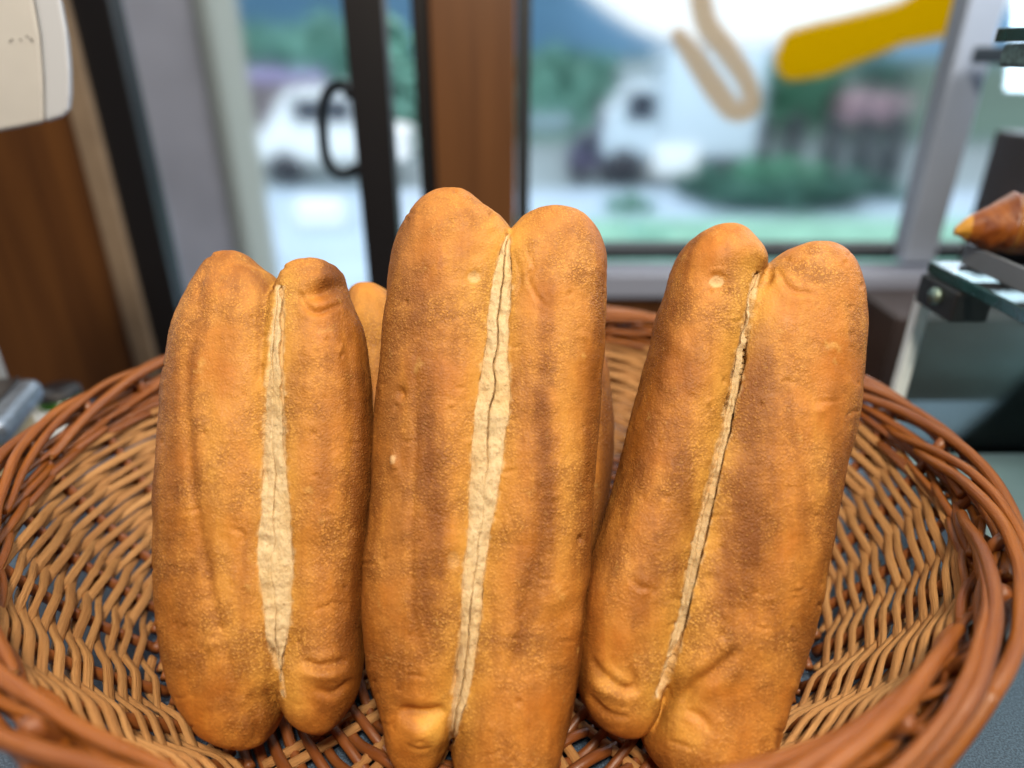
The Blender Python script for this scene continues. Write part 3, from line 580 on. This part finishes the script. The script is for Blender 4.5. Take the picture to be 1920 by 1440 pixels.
hp = np.array(hp); hs = spline(hp[:, [0, 2]], 80); hP = np.stack([hs[:, 0], np.full(len(hs), WY + 0.10), hs[:, 1]], 1)
hP[:4, 1] -= np.linspace(0.055, 0.0, 4); hP[-4:, 1] -= np.linspace(0, 0.055, 4)
hv, hf, _ = sweep(hP, 0.010, 0.010, 10); dpart('handle', MB().add(hv, hf), BLACK, 0)
bar('door_post', 786, 815, 300, WY, 0.06, BLACK, 'narrow black door jamb against the brown post', 'door jamb')
bar('wood_post', 817, 966, 300, WY - 0.02, 0.12, WOOD, 'broad brown wooden post between door and window', 'post')
win = empty('shop_window', (xw(1400, 400, WY), WY, 0.0), 'large shop window with dark frame looking onto the street', 'window')
x0, x1 = xw(968, 300, WY), 1.6
zs = at_y(1190, 486, WY)[2]
FRAME = plain('dark_window_frame', (0.03, 0.035, 0.04), 0.4)
def wpart(name, m, mat, bevel=0.002):
    o = m.build(name, mat, None, bevel=bevel); o.data.transform(Matrix.Translation(-Vector(win.location))); o.parent = win; return o
wpart('frame', MB().box(x0, x0 + 0.022, WY, WY + 0.05, zs, ZT).box(x0 + 0.0222, x1, WY, WY + 0.05, zs, zs + 0.02), FRAME)
wpart('pane', MB().box(x0 + 0.022, x1, WY + 0.02, WY + 0.026, zs + 0.02, ZT), GLASS, 0)
SILL = plain('grey_blue_sill', (0.30, 0.33, 0.42), 0.35)
wpart('sill', MB().box(x0 + 0.001, x1, WY - 0.075, WY - 0.002, zs - 0.045, zs - 0.004), SILL, 0.004)
tag(MB().box(x0 + 0.002, x1, WY - 0.055, WY + 0.05, ZF, zs - 0.047).build('window_wall', WOOD, bevel=0.003), 'brown wooden wall below the shop window sill', 'wall')
# lettering hanging just outside the pane
def backlit_vinyl(name, col, alpha):
    m = bpy.data.materials.new(name); m.use_nodes = True; nt = m.node_tree; nt.nodes.clear(); k = NT(nt)
    out = k.n('ShaderNodeOutputMaterial'); d = k.n('ShaderNodeBsdfDiffuse'); t = k.n('ShaderNodeBsdfTranslucent'); p = k.n('ShaderNodeBsdfTransparent'); a = k.n('ShaderNodeMixShader'); b = k.n('ShaderNodeMixShader')
    for q in (d, t): q.inputs[0].default_value = (*col, 1)
    a.inputs[0].default_value = 0.85; b.inputs[0].default_value = alpha
    nt.links.new(d.outputs[0], a.inputs[1]); nt.links.new(t.outputs[0], a.inputs[2]); nt.links.new(p.outputs[0], b.inputs[1]); nt.links.new(a.outputs[0], b.inputs[2]); nt.links.new(b.outputs[0], out.inputs[0]); return m
def stroke(name, pts, wpx, mat, label):
    q = np.array([at_y(p[0], p[1], WY + 0.60) for p in pts]); s2 = spline(q[:, [0, 2]], 60); P = np.stack([s2[:, 0], np.full(len(s2), WY + 0.60), s2[:, 1]], 1)
    w = np.interp(np.linspace(0, 1, len(P)), np.linspace(0, 1, len(wpx)), wpx) / F * 1.56 / 2
    L = np.concatenate([[0], np.cumsum(np.linalg.norm(np.diff(P, axis=0), axis=1))]); w = w * np.sqrt(np.clip(1 - np.clip(1 - L / w[0], 0, 0.97) ** 2, 0, 1))
    V, Fc, _ = sweep(P, w, 0.004, 20, N=np.tile([0, 1.0, 0], (len(P), 1))); return tag(mesh_obj(name, V, Fc, mat), label, 'window sign')
stroke('window_letter', [(1452, 108), (1470, 106), (1540, 92), (1610, 70), (1690, 44), (1775, 10), (1850, -25)], [70, 88, 96, 84, 76, 110, 130], backlit_vinyl('yellow_vinyl', (0.95, 0.66, 0.008), 1.0), 'thick yellow curved letter stroke on the window')
stroke('window_letter', [(1262, 55), (1300, 105), (1340, 165), (1376, 208), (1408, 200), (1398, 150), (1362, 95), (1325, 45), (1310, -20)], [26, 42, 46, 40, 34, 38, 42, 42, 42], backlit_vinyl('tan_vinyl', (0.82, 0.56, 0.32), 0.68), 'tan looped letter stroke hanging in the window')

# ------------------------------------------------------------------ street outside
GZ = -0.92
def struct(o): o['kind'] = 'structure'; return o
struct(MB().box(-3, 3, -1.5, WY + 0.199, GZ - 0.1, GZ).build('floor', plain('brown_floor', (0.14, 0.10, 0.08), 0.6, 0.2, 6)))
struct(MB().box(-60, 60, WY + 0.2, 6.8, GZ - 0.1, GZ).build('pavement', plain('pale_paving', (0.40, 0.50, 0.62), 0.6, 0.12, 3)))
struct(MB().box(-60, 60, 6.8, 11.5, GZ - 0.2, GZ - 0.10).build('road', plain('asphalt', (0.27, 0.33, 0.36), 0.7, 0.2, 2)))
struct(MB().box(-160, 160, 11.5, 260, GZ - 0.2, GZ - 0.005).build('ground', plain('verge', (0.14, 0.24, 0.19), 0.9, 0.3, 0.6)))
SKY = emit_material('bright_overcast_sky', (0.93, 0.97, 1.0), 1.25)
Vs, Fs = [], []
for i in range(41):
    for j in range(13):
        a = R(-10 + i * 5.0); e = R(-4 + j * 7); Vs.append((400 * math.cos(a) * math.cos(e), 400 * math.sin(a) * math.cos(e), 400 * math.sin(e)))
for i in range(40):
    for j in range(12): Fs.append((i * 13 + j, (i + 1) * 13 + j, (i + 1) * 13 + j + 1, i * 13 + j + 1))
struct(mesh_obj('sky', Vs, Fs, SKY))
def hill(prof, Y, mat, name):
    p = spline(prof, 160); n = len(p); V = []; Fc = []
    for q, (dy, zz) in enumerate(((0, 0.0), (14, 0.55), (30, 0.85), (52, 1.0), (90, 0.8), (130, 0.0))):
        for i, (px, py) in enumerate(p):
            w = at_y(px, py, Y + 52); z = max(w[2], GZ + 0.5)
            V.append((w[0], Y + dy, GZ + (z - GZ) * zz * (1 + 0.05 * math.sin(i * 1.7 + q)) if q else GZ - 0.2))
    for q in range(5):
        for i in range(n - 1): Fc.append((q * n + i, q * n + i + 1, (q + 1) * n + i + 1, (q + 1) * n + i))
    return struct(mesh_obj(name, V, Fc, mat))
hill([(-700, -260), (200, -260), (700, -200), (960, -160), (1060, -40), (1120, 20), (1200, 70), (1300, 84), (1420, 88), (1560, 80), (1700, 60), (1900, 10), (2500, -60)], 120, plain('blue_hill', (0.17, 0.40, 0.66), 0.9, 0.15, 0.08), 'hill')
# foliage
def leaf_mat(name, a, b):
    m, nt, bs = new_mat(name); k = NT(nt); co = k.n('ShaderNodeTexCoord').outputs['Object']; g = k.n('ShaderNodeNewGeometry').outputs['Random Per Island']
    c = k.mix(g, a, b); c = k.mix(k.rng(k.noise(co, 2.2, 3), 0.4, 0.7), c, tuple(x * 0.6 for x in a)); nt.links.new(c, bs.inputs['Base Color']); bs.inputs['Roughness'].default_value = 0.6; return m
LEAF_T = leaf_mat('teal_leaves', (0.14, 0.36, 0.29), (0.28, 0.55, 0.46)); LEAF_G = leaf_mat('green_leaves', (0.08, 0.25, 0.16), (0.16, 0.40, 0.27)); LEAF_D = leaf_mat('dark_leaves', (0.03, 0.10, 0.08), (0.08, 0.22, 0.17))
BARK = plain('bark', (0.09, 0.065, 0.05), 0.9, 0.3, 8, 0.01)
def leaves(center, rad, n, size, seed):
    g = np.random.default_rng(seed); V = []; Fc = []
    for i in range(n):
        d = g.normal(0, 1, 3); d /= np.linalg.norm(d); lump = 1 + 0.28 * math.sin(d[0] * 5 + seed) * math.cos(d[2] * 4 + seed)
        c = np.array(center) + d * np.array(rad) * lump * g.uniform(0.45, 1.0) ** 0.6
        a = g.normal(0, 1, 3); a /= np.linalg.norm(a); b = np.cross(a, g.normal(0, 1, 3)); b /= np.linalg.norm(b); s = size * g.uniform(0.6, 1.3); q = len(V)
        V += [c - a * s, c - b * s * 0.5, c + a * s, c + b * s * 0.5]; Fc.append((q, q + 1, q + 2, q + 3))
    return V, Fc
def tree(px, py, Y, rw, rh, mat, seed, label, name='tree', cat='tree', n=1500):
    c = at_y(px, py, Y); base = (c[0], Y, GZ); t = empty(name, base, label, cat, 'trees and bushes along the street' if name == 'tree' else 'low bushes outside the window')
    V, Fc = leaves((0, 0, c[2] - GZ), (rw, rw, rh), n, rw * 0.17, seed); mesh_obj('crown', V, Fc, mat, t, False)
    m = MB().cyl((0, 0, 0), (0.05 * rw, 0, c[2] - GZ), rw * 0.09 + 0.02, rw * 0.05, 10)
    for k in range(4): m.cyl((0, 0, (c[2] - GZ) * 0.7), (rw * 0.5 * math.cos(k * 1.6), rw * 0.5 * math.sin(k * 1.6), (c[2] - GZ) + rh * 0.3), rw * 0.04, rw * 0.015, 8)
    m.build('trunk', BARK, t, True); return t
tree(1045, 190, 16, 1.3, 1.0, LEAF_T, 1, 'pale green tree at the left side of the window view')
tree(1010, 265, 13, 1.0, 0.9, LEAF_T, 2, 'pale green bushy tree low beside the window frame')
tree(1120, 200, 19, 1.0, 0.8, LEAF_T, 3, 'pale green tree beside the pale van')
tree(1470, 195, 14, 0.95, 0.75, LEAF_G, 4, 'mid green round tree behind the dark bollards')
tree(1395, 180, 22, 1.3, 1.0, LEAF_T, 5, 'distant green tree behind the tan window letter')
tree(470, 92, 15, 1.5, 0.35, LEAF_T, 7, 'bright green foliage above the lilac awning through the door')
tree(620, 120, 12, 0.8, 0.6, LEAF_T, 8, 'green tree beside the door handle through the door')
tree(762, 250, 11, 0.9, 1.4, LEAF_T, 9, 'pale green tree seen through the narrow gap by the post')
for i, (px, py, Y, rw, rh, mt, lb) in enumerate([(1178, 408, 5.9, 0.22, 0.17, LEAF_G, 'small round green bush on the pavement outside the window'), (1330, 350, 6.4, 0.28, 0.16, LEAF_D, 'dark low bush right of the white planter'), (1230, 462, 4.9, 0.45, 0.10, LEAF_T, 'low pale green ground shrub nearest the window'),
    (1450, 340, 7.2, 0.5, 0.20, LEAF_G, 'long green bush below the dark bollards'), (1600, 380, 6.6, 0.5, 0.25, LEAF_D, 'dark green bush near the display case')]):
    tree(px, py, Y, rw, rh, mt, 20 + i, lb, 'bush', 'bush', 700)
struct(MB().box(-0.2, 30, 4.25, 5.35, GZ, GZ + 0.05).build('lawn', plain('mint_lawn', (0.22, 0.42, 0.32), 0.9, 0.3, 5)))
def hedge(px0, px1, pyt, Y, mat, seed, label, n=1800):
    a, b = at_y(px0, pyt, Y), at_y(px1, pyt, Y); h = a[2] - GZ; t = empty('hedge', ((a[0] + b[0]) / 2, Y, GZ), label, 'hedge', 'dark hedges on the pavement')
    V, Fc = leaves((0, 0, h * 0.55), ((b[0] - a[0]) / 2, 0.22, h * 0.5), n, 0.055, seed); mesh_obj('foliage', V, Fc, mat, t, False)
    m = MB()
    for k in range(5): x = ((b[0] - a[0]) * 0.8) * (k / 4 - 0.5); m.cyl((x, 0, 0), (x + 0.03, 0, h * 0.6), 0.02, 0.01, 8)
    m.build('stems', BARK, t, True)
hedge(1320, 1640, 345, 5.9, LEAF_D, 61, 'long dark green hedge behind the purple flowers')
for i, (px, py, Y, rw, rh, mt, lb) in enumerate([(1330, 235, 17, 0.55, 0.45, LEAF_D, 'small dark tree right of the pale van'), (1375, 262, 15, 0.5, 0.4, LEAF_T, 'small mint bush tree left of the bollards'), (1540, 215, 16, 0.6, 0.5, LEAF_D, 'dark narrow tree left of the pink building'),
    (1165, 235, 14, 0.4, 0.4, LEAF_G, 'small green tree over the plum van'), (1645, 150, 22, 0.9, 0.6, LEAF_T, 'distant mint tree above the pink building'), (540, 108, 18, 0.9, 0.5, LEAF_G, 'round green tree behind the lilac roof')]):
    tree(px, py, Y, rw, rh, mt, 70 + i, lb, n=700)
# white van, planter, bollards, flowers, awning, buildings
WHITE = plain('white_paint', (0.80, 0.82, 0.84), 0.4); DARKGL = plain('dark_window_glass', (0.03, 0.035, 0.05), 0.1); TYRE = plain('tyre_rubber', (0.03, 0.03, 0.04), 0.8)
def vehicle(name, px, py, Y, label, cat, paint=None, rot=0):
    WHITE = paint or globals()['WHITE']
    c = at_y(px, py, Y); t = empty(name, (c[0], Y, GZ - 0.1), label, cat); t.rotation_euler = (0, 0, rot)
    MB().box(-0.25, 0.75, -0.5, 0.5, 0.30, 1.32).build('cargo_box', WHITE, t, bevel=0.04)
    V = [(-0.85, -0.46, .30), (-0.26, -0.46, .30), (-0.26, -0.46, 1.02), (-0.55, -0.46, 1.0), (-0.85, -0.46, 0.62)]
    V += [(x, 0.46, z) for x, y, z in V]; n = 5
    MB().add(V, [tuple(range(n - 1, -1, -1)), tuple(range(n, 2 * n))] + [(i, (i + 1) % n, n + (i + 1) % n, n + i) for i in range(n)]).build('cab', WHITE, t, bevel=0.03)
    MB().box(-0.62, -0.32, -0.468, -0.455, 0.66, 0.94).build('window', DARKGL, t)
    for x in (-0.62, 0.48):
        for y in (-0.42, 0.42): MB().cyl((x, y - 0.06, 0.2), (x, y + 0.06, 0.2), 0.2, n=20).build('wheel', TYRE, t, True)
    MB().box(-0.88, -0.845, -0.4, 0.4, 0.30, 0.42).build('bumper', TYRE, t); return t
vehicle('delivery_van', 1262, 290, 8.0, 'small pale blue grey van parked across the street', 'van', plain('pale_van_paint', (0.50, 0.58, 0.65), 0.4))
vehicle('parked_car', 1140, 262, 7.9, 'dark plum van parked left of the pale van', 'van', plain('plum_paint', (0.07, 0.06, 0.11), 0.4)).scale = (0.5, 0.5, 0.52)
c = at_y(560, 300, 7.6); t = empty('parked_car', (c[0] + 0.35, 7.6, GZ - 0.1), 'white parked car seen through the glass door', 'car')
V = [(-0.8, 0, .25), (0.8, 0, .25), (0.8, 0, .55), (0.5, 0, .62), (0.3, 0, .95), (-0.4, 0, .95), (-0.65, 0, .6), (-0.8, 0, .5)]; n = len(V); V2 = [(x, 0.75, z) for x, y, z in V]
MB().add(V + V2, [tuple(range(n)), tuple(range(2 * n - 1, n - 1, -1))] + [(i, n + i, n + (i + 1) % n, (i + 1) % n) for i in range(n)]).build('body', WHITE, t, bevel=0.03)
MB().box(-0.36, 0.28, -0.008, 0.001, 0.64, 0.88).build('window', DARKGL, t)
for x in (-0.5, 0.5): MB().cyl((x, -0.02, 0.18), (x, 0.12, 0.18), 0.18, n=20).build('wheel', TYRE, t, True)
for k, (px, py, Y, w, h, lb) in enumerate([(480, 250, 8.6, 0.55, 0.26, 'low white planter box outside the glass door'), (480, 450, 4.2, 0.22, 0.35, 'white planter tub close outside the glass door'), (600, 385, 5.2, 0.36, 0.22, 'white rounded planter outside near the door handle'), (1265, 300, 7.6, 0.5, 0.35, 'white block planter in front of the van')]):
    c = at_y(px, py, Y); o = MB().box(-w / 2, w / 2, -w / 4, w / 4, -h / 2, h / 2).build('planter', WHITE, None, bevel=min(w, h) * 0.2); o.location = (c[0], Y, GZ + h / 2 if True else 0)
    tag(o, lb, 'planter', 'white planters on the pavement')
BOLL = plain('dark_bollard', (0.022, 0.028, 0.035), 0.5)
for px, lb in ((1421, 'dark bollard nearest the white planters'), (1482, 'second dark bollard from the white planters'), (1555, 'dark bollard in the middle of the row of five'), (1615, 'dark bollard second from the grey post'), (1672, 'dark bollard closest to the grey post')):
    c = at_y(px, 290, 8.2); o = MB().cyl((0, 0, 0), (0, 0, 0.66), 0.13, 0.14, 16).cyl((0, 0, 0.66), (0, 0, 0.78), 0.16, 0.06, 16).build('bollard', BOLL, None, True); o.location = (c[0], 8.2, c[2] - 0.35); tag(o, lb, 'bollard', 'row of dark bollards across the street')
c = at_y(1470, 420, 6.0); V, Fc = leaves((0, 0, 0.18), (0.55, 0.25, 0.16), 900, 0.05, 44); t = mesh_obj('flower_bed', V, Fc, leaf_mat('purple_flowers', (0.10, 0.05, 0.10), (0.28, 0.12, 0.22)), None, False, loc=(c[0], 6.0, c[2] - 0.15)); tag(t, 'dusky purple flower bed above the right loaf', 'flowers')
def house(px0, px1, py_top, Y, dep, mat, label, name='building', roof=None):
    a, b = at_y(px0, py_top, Y), at_y(px1, py_top, Y); h = a[2] - GZ; cx = (a[0] + b[0]) / 2; w = b[0] - a[0]
    t = empty(name, (cx, Y, GZ), label, 'building'); MB().box(-w / 2, w / 2, 0, dep, 0, h).build('wall', mat, t)
    k = max(2, int(w / 0.9)); 
    for i in range(k):
        x = -w / 2 + (i + 0.5) * w / k; MB().box(x - 0.16 * w / k, x + 0.16 * w / k, -0.02, 0.01, h * 0.45, h * 0.75).build('window', DARKGL, t)
    MB().box(-w / 2 - 0.08, w / 2 + 0.08, -0.1, dep + 0.1, h + 0.002, h + 0.12).build('roof', roof or mat, t); return t
house(1165, 1310, 140, 15, 3, plain('white_render', (0.56, 0.66, 0.74), 0.8, 0.06, 2), 'pale blue white house behind the pale van')
house(985, 1060, 232, 12, 3, plain('blue_grey_render', (0.38, 0.50, 0.58), 0.8, 0.1, 2), 'low blue grey building by the window frame')
house(1590, 1700, 196, 13, 3, plain('pink_render', (0.66, 0.42, 0.50), 0.8, 0.1, 2), 'small pink building beyond the bollards')
house(1540, 1600, 150, 17, 3, plain('pale_render', (0.66, 0.74, 0.76), 0.8, 0.1, 2), 'pale narrow building left of the pink one')
house(410, 600, 150, 11, 3, plain('grey_brown_render', (0.22, 0.18, 0.19), 0.8, 0.15, 2), 'grey brown low building with lilac roof through the door', roof=plain('lilac_roof', (0.45, 0.38, 0.66), 0.7))
tag(MB().box(xw(285, 300, 2.2), xw(408, 300, 2.2), 2.2, 2.5, GZ, 2.6).build('pillar', plain('pinkish_grey_render', (0.60, 0.53, 0.54), 0.8, 0.10, 6)), 'pinkish grey pillar standing outside the glass door', 'pillar')
tag(MB().box(xw(409, 300, 2.18), xw(436, 300, 2.18), 2.19, 2.45, GZ, 2.6).build('downpipe', plain('olive_beige', (0.42, 0.40, 0.33), 0.6), bevel=0.02), 'olive beige pipe running up the pinkish pillar', 'pipe')
for a, b, lb in (((1650, 130), (1600, 270), 'thin dark slanting pole left of its twin outside'), ((1700, 120), (1655, 270), 'thin dark slanting pole right of its twin outside')):
    tag(mesh_obj('pole', *sweep(np.array([at_y(*b, 7.0), at_y(*a, 7.0)]) , 0.022, 0.022, 10)[:2], BOLL), lb, 'pole', 'slanting poles outside')

# ------------------------------------------------------------------ right side: grey post, cabinet, glass case with shelves, tray, croissant
tag(MB().box(xw(1742, 300, WY - 0.03), xw(1806, 300, WY - 0.03), WY - 0.03, WY + 0.015, zs, ZT).build('window_mullion', plain('grey_blue_paint', (0.44, 0.52, 0.66), 0.5, 0.1, 6), bevel=0.004), 'grey blue window post behind the glass shelves', 'post')
DK = plain('dark_brown_laminate', (0.045, 0.032, 0.030), 0.5, 0.3, 5)
cab = empty('wall_cabinet', (0.95, 0.98, ZF), 'dark brown cabinet standing behind the glass display case', 'cabinet')
cx0 = xw(1850, 300, 1.12); 
MB().box(xw(1640, 650, .98) - 0.95, 0.6, -0.04, 0.14, 0, at_y(1700, 592, 0.94)[2] - ZF - 0.002).build('base', DK, cab, bevel=0.004)
MB().box(cx0 - 0.95, 0.6, 0.0, 0.14, at_y(1700, 592, 0.94)[2] - ZF, 1.18 - 0.06).build('body', DK, cab, bevel=0.004)
cz = at_y(1800, 200, 0.98)[2] - ZF
MB().box(cx0 - 0.93, 0.6, 0.02, 0.10, 1.1202, cz).build('upper_panel', plain('dusky_purple_panel', (0.13, 0.115, 0.16), 0.5, 0.3, 6), cab, bevel=0.004)
MB().box(cx0 - 1.03, cx0 - 0.93, -0.03, 0.12, cz + 0.05, cz + 0.072).build('top_board', plain('slate_board', (0.055, 0.075, 0.10), 0.5), cab, bevel=0.004)
case = empty('display_case', (0.45, 0.40, 0.0), 'glass display case with dark shelf edges at the right', 'display case')
EDGE = plain('green_glass_edge', (0.012, 0.050, 0.052), 0.12, 0.3, 60, spec=0.8); SHG = glass_material('shelf_glass', (0.86, 0.93, 0.93), 0.08)
EDGE_LIT = plain('lit_glass_edge', (0.82, 0.92, 0.96), 0.2, 0.15, 30)  # pale colour paints in the light caught by the glass edge
def cpart(name, m, mat, bevel=0.0):
    o = m.build(name, mat, None, bevel=bevel); o.data.transform(Matrix.Translation(-Vector(case.location))); o.parent = case; return o
SX, SY = 0.302, 0.487
for zt, y1 in ((0.1735, SY), (0.3235, 0.482)):
    cpart('shelf_edge', MB().box(SX, SX + 0.0030, 0.12, y1, zt - 0.008, zt), EDGE, 0.0008)
    cpart('glass_shelf', MB().box(SX + 0.0032, 0.62, 0.12, y1, zt - 0.008, zt - 0.0003), SHG)
BL = plain('black_plastic', (0.006, 0.0065, 0.007), 0.5)
cp = cpart('shelf_clip', MB().box(SX - 0.004, SX + 0.022, 0.440, 0.486, 0.1735 - 0.030, 0.1735 - 0.0085), BL, 0.002)
s_ = MB().cyl((SX - 0.0075, 0.460, 0.156), (SX - 0.0038, 0.460, 0.156), 0.006, 0.006, 20).build('clip_screw', plain('screw_metal', (0.25, 0.33, 0.27), 0.3, metal=0.8), None, True); s_.data.transform(Matrix.Translation(-Vector(case.location))); s_.parent = cp
cpart('shelf_clip', MB().box(SX + 0.002, SX + 0.03, 0.44, 0.476, 0.3235 - 0.022, 0.3235 - 0.0085).box(SX + 0.008, SX + 0.022, 0.45, 0.466, 0.3237, 0.329), plain('grey_green_clip', (0.07, 0.12, 0.125), 0.5, 0.6, 300, 0.0004), 0.003)
cpart('upright_edge', MB().box(SX + 0.003, SX + 0.0125, SY + 0.002, SY + 0.011, 0.004, 0.1735 - 0.028), EDGE_LIT, 0.0015)
cpart('back_pane', MB().box(SX + 0.0127, 0.62, SY + 0.004, SY + 0.010, 0.004, 0.1735 - 0.010), SHG)
cpart('base_board', MB().box(SX + 0.012, 0.62, 0.12, SY - 0.002, 0.001, 0.012), plain('teal_glass_base', (0.26, 0.38, 0.42), 0.2, 0.2, 8), 0.001)
tray = empty('serving_tray', (0.45, 0.40, 0.1737), 'dull grey tray on the glass shelf holding the croissant', 'tray')
TR = plain('grey_tray', (0.13, 0.145, 0.165), 0.45, 0.08, 20)
def tpart(name, m): o = m.build(name, TR, None, bevel=0.001); o.data.transform(Matrix.Translation(-Vector(tray.location))); o.parent = tray
tpart('bottom', MB().box(0.3232, 0.60, 0.362, 0.478, 0.1738, 0.1755)); tpart('side', MB().box(0.320, 0.323, 0.36, 0.48, 0.1738, 0.1885)); tpart('side', MB().box(0.3232, 0.60, 0.4782, 0.48, 0.1738, 0.1885))
# croissant: overlapping rolled layers along a curved, tapering axis
def croissant():
    n, m = 150, 48; t = np.linspace(0, 1, n); ax = np.stack([0.306 + 0.20 * t, 0.474 - 0.022 * np.sin(math.pi * t), 0.1868 + 0.009 * np.exp(-(t / 0.07) ** 2)], 1)
    prof = np.sin(math.pi * np.clip(t, 0.004, 0.996)) ** 0.60; seg = (t * 7) % 1; step = 0.84 + 0.16 * np.where(t < 0.5, seg, 1 - seg)
    r = 0.037 * prof * step + 0.0008; ph = np.linspace(0, 2 * math.pi, m, endpoint=False)
    rip = 1 + 0.02 * np.sin(ph * 5 + 2)[None, :] * prof[:, None]
    T = np.gradient(ax, axis=0); T /= np.linalg.norm(T, axis=1)[:, None]; S = np.cross(T, [0, 0, 1.0])
    V = ax[:, None, :] + S[:, None, :] * (r[:, None] * np.cos(ph) * rip)[:, :, None] + np.array([0, 0, 1.0]) * (r[:, None] * (np.sin(ph) * 0.88 + 0.86) * rip)[:, :, None]
    V = V.reshape(-1, 3); V += 0.0005 * fbm(V * 160, 3, 2)[:, None]
    Fc = [(i * m + j, i * m + (j + 1) % m, (i + 1) * m + (j + 1) % m, (i + 1) * m + j) for i in range(n - 1) for j in range(m)] + [tuple(range(m - 1, -1, -1)), tuple((n - 1) * m + j for j in range(m))]
    mt, nt, b = new_mat('croissant_crust'); k = NT(nt); co = k.n('ShaderNodeTexCoord').outputs['Object']
    at = k.n('ShaderNodeAttribute', attribute_name='bake').outputs['Color']; g = k.n('ShaderNodeSeparateColor'); nt.links.new(at, g.inputs[0])
    nz = k.noise(k.scale(co, (1.4, 0.4, 0.4)), 130, 5, 0.6); col = k.mix(k.rng(nz, 0.35, 0.68), (0.17, 0.040, 0.008), (0.36, 0.115, 0.018)); col = k.mix(g.outputs[0], col, (0.68, 0.34, 0.045))
    nt.links.new(col, b.inputs['Base Color']); b.inputs['Roughness'].default_value = 0.32; bp = k.n('ShaderNodeBump'); bp.inputs['Distance'].default_value = 0.001; nt.links.new(nz, bp.inputs['Height']); nt.links.new(bp.outputs[0], b.inputs['Normal'])
    pale = np.exp(-((seg - 0.02) / 0.10) ** 2) * 0.3 + np.where(t < 0.04, 0.85, 0); bk = np.zeros((n, m, 4)); bk[:, :, 0] = pale[:, None]
    o = mesh_obj('croissant', V - np.array([0.41, 0.45, 0.1868]), Fc, mt, None, True, {'bake': bk.reshape(-1, 4)}, loc=(0.41, 0.45, 0.1868)); return tag(o, 'glossy brown croissant lying on the grey tray', 'croissant')
croissant()

# ------------------------------------------------------------------ left side: white device, steel tray
dev = empty('price_display', (-0.46, 0.56, 0.0), 'off white plastic display head with a rounded corner and side seam', 'display')
PLA = plain('off_white_plastic', (0.66, 0.655, 0.63), 0.45, 0.05, 25); PLB = plain('pale_grey_plastic', (0.64, 0.68, 0.74), 0.4)
cxy = at_y(128, 235, 0.52); top = at_y(100, -120, 0.52)
def prism(pts, y0, y1):
    n = len(pts); V = [(x, y0, z) for x, z in pts] + [(x - 0.048, y1, z - 0.004) for x, z in pts]
    return MB().add(V, [tuple(range(n)), tuple(range(2 * n - 1, n - 1, -1))] + [((i + 1) % n, i, n + i, n + (i + 1) % n) for i in range(n)])
def pxz(px, py, Y): w = at_y(px, py, Y); return (w[0], w[2])
o1 = prism([pxz(p[0], p[1], 0.50) for p in [(-170, 276), (-60, 258), (40, 240), (84, 231), (82, 150), (76, 70), (62, -10), (40, -90), (-160, -100)]], 0.50, 0.585).build('casing', PLA, None, bevel=0.003)
o2 = prism([pxz(p[0], p[1], 0.50) for p in [(84.1, 231), (118, 221), (128, 208), (131, 180), (131, 130), (125, 60), (112, -10), (92, -90), (40.4, -90), (62.4, -10), (76.4, 70), (82.4, 150)]], 0.5004, 0.5845).build('end_cap', PLB, None, bevel=0.003)
sp = MB()
for px, py in ((18, 78), (22, 74), (38, 74), (57, 72), (60, 76), (50, 68)):
    w = at_y(px, py, 0.4993); sp.cyl((w[0], 0.4990, w[2]), (w[0], 0.5005, w[2]), 0.0005, n=6)
o3 = sp.build('scuff_mark', plain('dark_scuff', (0.15, 0.14, 0.13), 0.8))
o4 = MB().cyl((-0.46, 0.545, 0.001), (-0.46, 0.545, 0.235), 0.014, n=20).cyl((-0.46, 0.545, 0.001), (-0.46, 0.545, 0.012), 0.06, n=32).build('stand', PLA, None, True)
for o in (o1, o2, o3, o4): o.data.transform(Matrix.Translation(-Vector(dev.location))); o.parent = dev
for o in (o3,): pass
scale_ = empty('steel_scale', (-0.44, 0.47, 0.0), 'brushed steel counter scale with a dark plate beside the basket', 'scale')
e0 = at_y(40, 752, 0.48)
sc = MB(); yy = np.array([[e0[0] - 0.20, 0.452], [e0[0] + 0.006, 0.477]])
STEEL = plain('brushed_steel', (0.36, 0.42, 0.50), 0.35, 0.25, 90, 0.0006, metal=0.85); PLATE = plain('dark_plate', (0.022, 0.016, 0.014), 0.35)
bx = MB().box(-0.22, 0.0, -0.055, 0.030, -0.013, 0.010).build('steel_body', STEEL, scale_, bevel=0.010)
pl_ = MB().box(-0.215, -0.014, -0.048, 0.024, 0.0102, 0.0125).build('plate', PLATE, scale_, bevel=0.001)
ft = MB().box(-0.20, -0.02, -0.04, 0.04, -0.0515, -0.0132).build('base', plain('cream_base', (0.40, 0.33, 0.20), 0.5), scale_, bevel=0.004)
scale_.location = (-0.392, 0.50, 0.0530); scale_.rotation_euler = (0, 0, R(14))
sp_ = at_y(108, 735, 0.575)
t = empty('green_jar', (sp_[0], 0.575, 0.0), 'small green jar behind the basket rim at the left', 'jar')
MB().cyl((0, 0, 0.001), (0, 0, 0.020), 0.018, n=20).build('glass', plain('green_glass', (0.03, 0.12, 0.012), 0.2), t, True); MB().cyl((0, 0, 0.0205), (0, 0, 0.026), 0.019, n=20).build('lid', BLACK, t, True)
